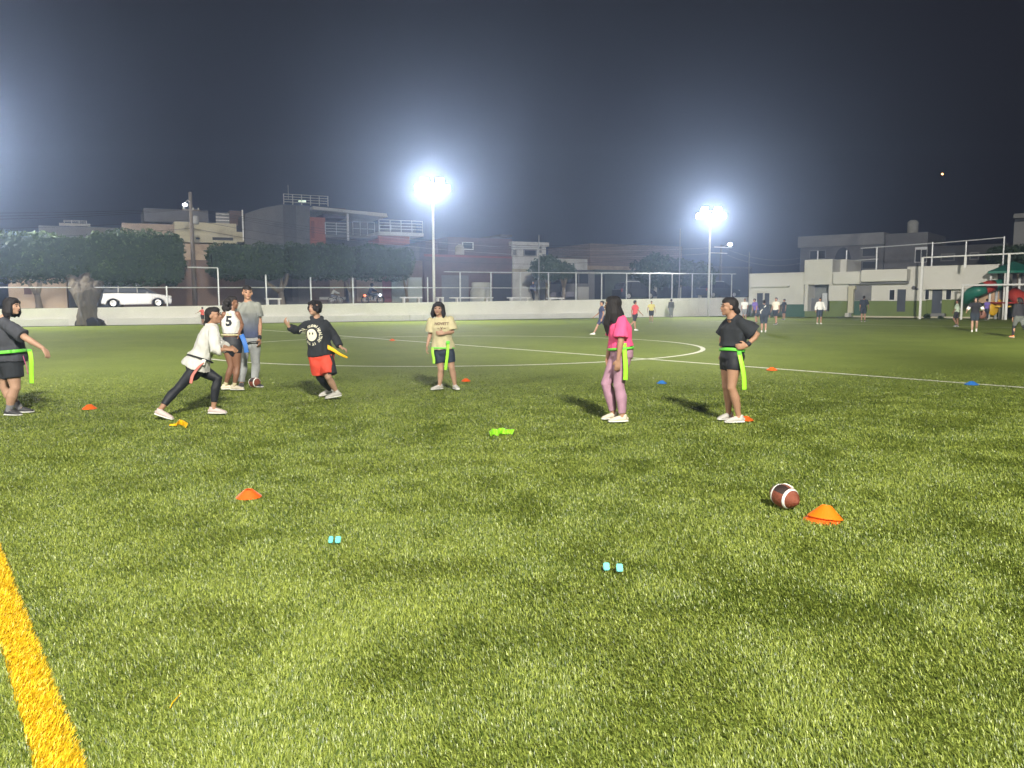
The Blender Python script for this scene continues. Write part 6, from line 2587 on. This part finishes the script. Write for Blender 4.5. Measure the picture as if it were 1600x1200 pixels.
def disc_cone(px, py, m, label, r=.105, h=.055, z=.012, group='disc cones on the pitch', hole=.028):
    c = G(px, py)
    mb = MB()
    prof = [(r, 0), (r, .004), (hole + .004, h), (hole, h), (hole - .003, h - .004), (r - .004, -.001)]
    q = 28
    rings = []
    for r_, h_ in prof:
        rings.append([mb.bm.verts.new(c + Vector((r_ * math.cos(k * 2 * math.pi / q), r_ * math.sin(k * 2 * math.pi / q), h_ + z))) for k in range(q)])
    for i in range(len(rings)):
        j = (i + 1) % len(rings)
        for k in range(q):
            mb.bm.faces.new((rings[i][k], rings[i][(k + 1) % q], rings[j][(k + 1) % q], rings[j][k]))
    bmesh.ops.recalc_face_normals(mb.bm, faces=mb.bm.faces)
    o = mb.build('disc_cone', m, smooth=False)
    return tag(o, label, 'cone', group)


disc_cone(389, 779, M_orange, 'orange disc cone alone on the turf in the left foreground', r=.097, h=.06)
disc_cone(140, 640, M_orange, 'orange disc cone between the left edge woman and the lunging woman', r=.10, h=.06)
disc_cone(728, 596.5, M_orange, 'orange disc cone right beside the feet of the cream tee player', r=.09, h=.05)
disc_cone(1206, 579, M_orange, 'orange disc cone sitting on the halfway line right of the black tee', r=.12, h=.06)
disc_cone(1165, 658, M_orange, 'orange disc cone hidden behind the white shoe of the black tee woman', r=.10, h=.05)
disc_cone(1034, 600, M_bluec, 'blue disc cone between the pink tee and the black tee', r=.095, h=.05)
disc_cone(1518, 602, M_bluec, 'blue disc cone on the halfway line near the right edge', r=.12, h=.06)
disc_cone(613, 532.5, M_orange, 'faint orange disc cone inside the centre circle', r=.12, h=.06)
# the squashed double cone beside the ball
c = G(1287, 815)
o = disc_cone(1284, 814, M_orange, 'lower, squashed cone of the two stacked beside the football', r=.125, h=.045, z=.005)
o.rotation_euler = (0.05, -0.10, .3)
o = disc_cone(1289, 813, M_orange2, 'bright orange cone lying tilted on another cone beside the football', r=.118, h=.085, z=.02)
o.rotation_euler = (-.12, .12, 0)

M_ball = mat('brown_pebbled_leather', (0.20, 0.055, 0.03), .45, .12, 14, .5, 220)
M_balld = mat('dark_leather_panel', (0.035, 0.022, 0.02), .45, .1, 14, .4, 220)


def football(c, axis, label, L=.28, D=.168, roll=0.0):
    """pointed ball with two white rings, laces on top; axis points to the near tip"""
    axis = Vector(axis).normalized()
    t = thing('football', label, 'football', (c.x, c.y, 0), 'footballs on the turf')
    c = Vector((c.x, c.y, D / 2 + .008 + abs(axis.z) * .05))

    def rad(x_):
        return D / 2 * max(0.0, 1 - abs(2 * x_ / L) ** 2.15) ** .82

    def seg_(x0, x1, n, m, name, off=0.0):
        mb = MB()
        mb.lathe([(rad(x0 + (x1 - x0) * i / n) + off, x0 + (x1 - x0) * i / n) for i in range(n + 1)], c, axis, 30)
        return mb.build(name, m, t, True)
    seg_(-L / 2 + .0005, L / 2 - .0005, 28, M_ball, 'leather_shell')
    for x0, x1 in ((.052, .070), (-.070, -.052)):
        mb = MB()
        q0 = [(rad(x0 + (x1 - x0) * i / 4) + .0022, x0 + (x1 - x0) * i / 4) for i in range(5)]
        mb.lathe(q0, c, axis, 30)
        mb.build('white_ring', M_white, t, True)
    up_ = (ZU - axis * axis.z).normalized()
    up_ = Matrix.Rotation(roll, 3, axis) @ up_
    sd = axis.cross(up_)
    mb = MB()
    mb.tube([c + axis * x_ + up_ * (rad(x_) + .003) for x_ in np.linspace(-.045, .045, 7)], .004, 6)
    for x_ in np.linspace(-.036, .036, 6):
        mb.tube([c + axis * x_ + sd * .014 + up_ * (rad(x_) + .001), c + axis * x_ + up_ * (rad(x_) + .007), c + axis * x_ - sd * .014 + up_ * (rad(x_) + .001)], .003, 5)
    mb.build('laces', M_white, t, True)
    # dark panel at the far half
    mb = MB()
    n = 8
    grid = []
    for i in range(n + 1):
        x_ = -.05 + .10 * i / n
        grid.append([mb.bm.verts.new(c + axis * x_ + (up_ * math.cos(a_) + sd * math.sin(a_)) * (rad(x_) + .0015)) for a_ in np.linspace(.45, 1.35, 8)])
    for i in range(n):
        for k in range(7):
            mb.bm.faces.new((grid[i][k], grid[i + 1][k], grid[i + 1][k + 1], grid[i][k + 1]))
    mb.build('dark_panel', M_balld, t, True)
    return t


football(G(1225, 796), (.42, -.88, -.12), 'brown football with white rings lying on the turf in the right foreground', roll=-.3)
football(G(398, 606), (.8, -.5, 0), 'brown football on the turf at the feet of the man in grey', D=.18)
b_ = P(1534, 492, G(1522, 518).y - .25)
mb = MB()
mb.ball(b_, .20, 16)
tag(mb.build('ball', mat('reddish_brown_ball', (.16, .07, .05), .6, .15, 5), smooth=True), 'reddish brown ball carried at the hip of the player in black', 'ball')

# loose flags and markers lying on the turf
def lying_flag(pix, m, label, name='flag', width=.05, bumps=.02, group='loose flags lying on the turf'):
    pts = []
    for i, (px, py) in enumerate(pix):
        g_ = G(px, py)
        g_.z = .022 + bumps * (.5 + .5 * math.sin(i * 2.1))
        pts.append(g_)
    o = ribbon(name, m, None, pts, Vector((0, .75, .65)), width, .006)
    return tag(o, label, 'flag', group)


lying_flag([(766, 684), (772, 679), (777, 682), (782, 677), (787, 681), (793, 678), (802, 680)], M_neon, 'crumpled neon yellow flag on the turf at the centre', width=.075, bumps=.03)
lying_flag([(265, 667), (272, 667), (277, 666)], mat('yellow_flag_vinyl', (.85, .50, .01)), 'short yellow end of a flag below the rear foot of the lunging woman', width=.03, bumps=.005)
lying_flag([(276, 668), (281, 664), (287, 665), (292, 670)], mat('yellow_flag_vinyl', (.85, .50, .01)), 'folded yellow flag below the lunging woman', width=.07, bumps=.03)
M_turq = mat('turquoise_plastic', (0.12, 0.50, 0.46), .5, .05, 6)
for px, py, wd, lab in ((517.3, 853, .028, 'left, smaller turquoise tab of the pair left of centre'), (528.5, 853, .034, 'right, larger turquoise tab of the pair left of centre'),
                        (947.5, 896, .034, 'left turquoise tab of the pair right of centre'), (968, 898, .036, 'right turquoise tab of the pair right of centre')):
    c_ = G(px, py)
    mb = MB()
    mb.box(c_ + ZU * .040, (wd, .045, .014), Matrix.Rotation(R(50), 3, 'X') , .004)
    tag(mb.build('plastic_tab', M_turq), lab, 'tab', 'turquoise tabs on the turf')
c_ = G(276, 1106)
mb = MB()
mb.tube([G(283, 1095) + ZU * .03, G(277, 1104) + ZU * .034, G(270, 1110) + ZU * .03, G(266, 1114) + ZU * .02], .0022, 5)
tag(mb.build('loose_fibre', M_yb), 'single loose yellow fibre lying near the yellow line', 'fibre')
HAZE = 0.0027
# ------------------------------------------------------------------ the night air, which the lamps light up
hz = bpy.data.meshes.new('haze')
hb = bmesh.new()
bmesh.ops.create_cube(hb, size=1.0)
bmesh.ops.scale(hb, vec=(240, 200, 34), verts=hb.verts)
bmesh.ops.translate(hb, vec=(0, 70, 15.9), verts=hb.verts)
hb.to_mesh(hz)
hb.free()
haze = bpy.data.objects.new('haze', hz)
COL.objects.link(haze)
haze['kind'] = 'stuff'
hm = bpy.data.materials.new('haze_air')
hm.use_nodes = True
hm.node_tree.nodes.clear()
ho = hm.node_tree.nodes.new('ShaderNodeOutputMaterial')
hv = hm.node_tree.nodes.new('ShaderNodeVolumePrincipled')
hv.inputs['Color'].default_value = (0.46, 0.62, 1.0, 1)
hv.inputs['Density'].default_value = HAZE
hv.inputs['Anisotropy'].default_value = 0.82
hm.node_tree.links.new(hv.outputs[0], ho.inputs['Volume'])
hz.materials.append(hm)
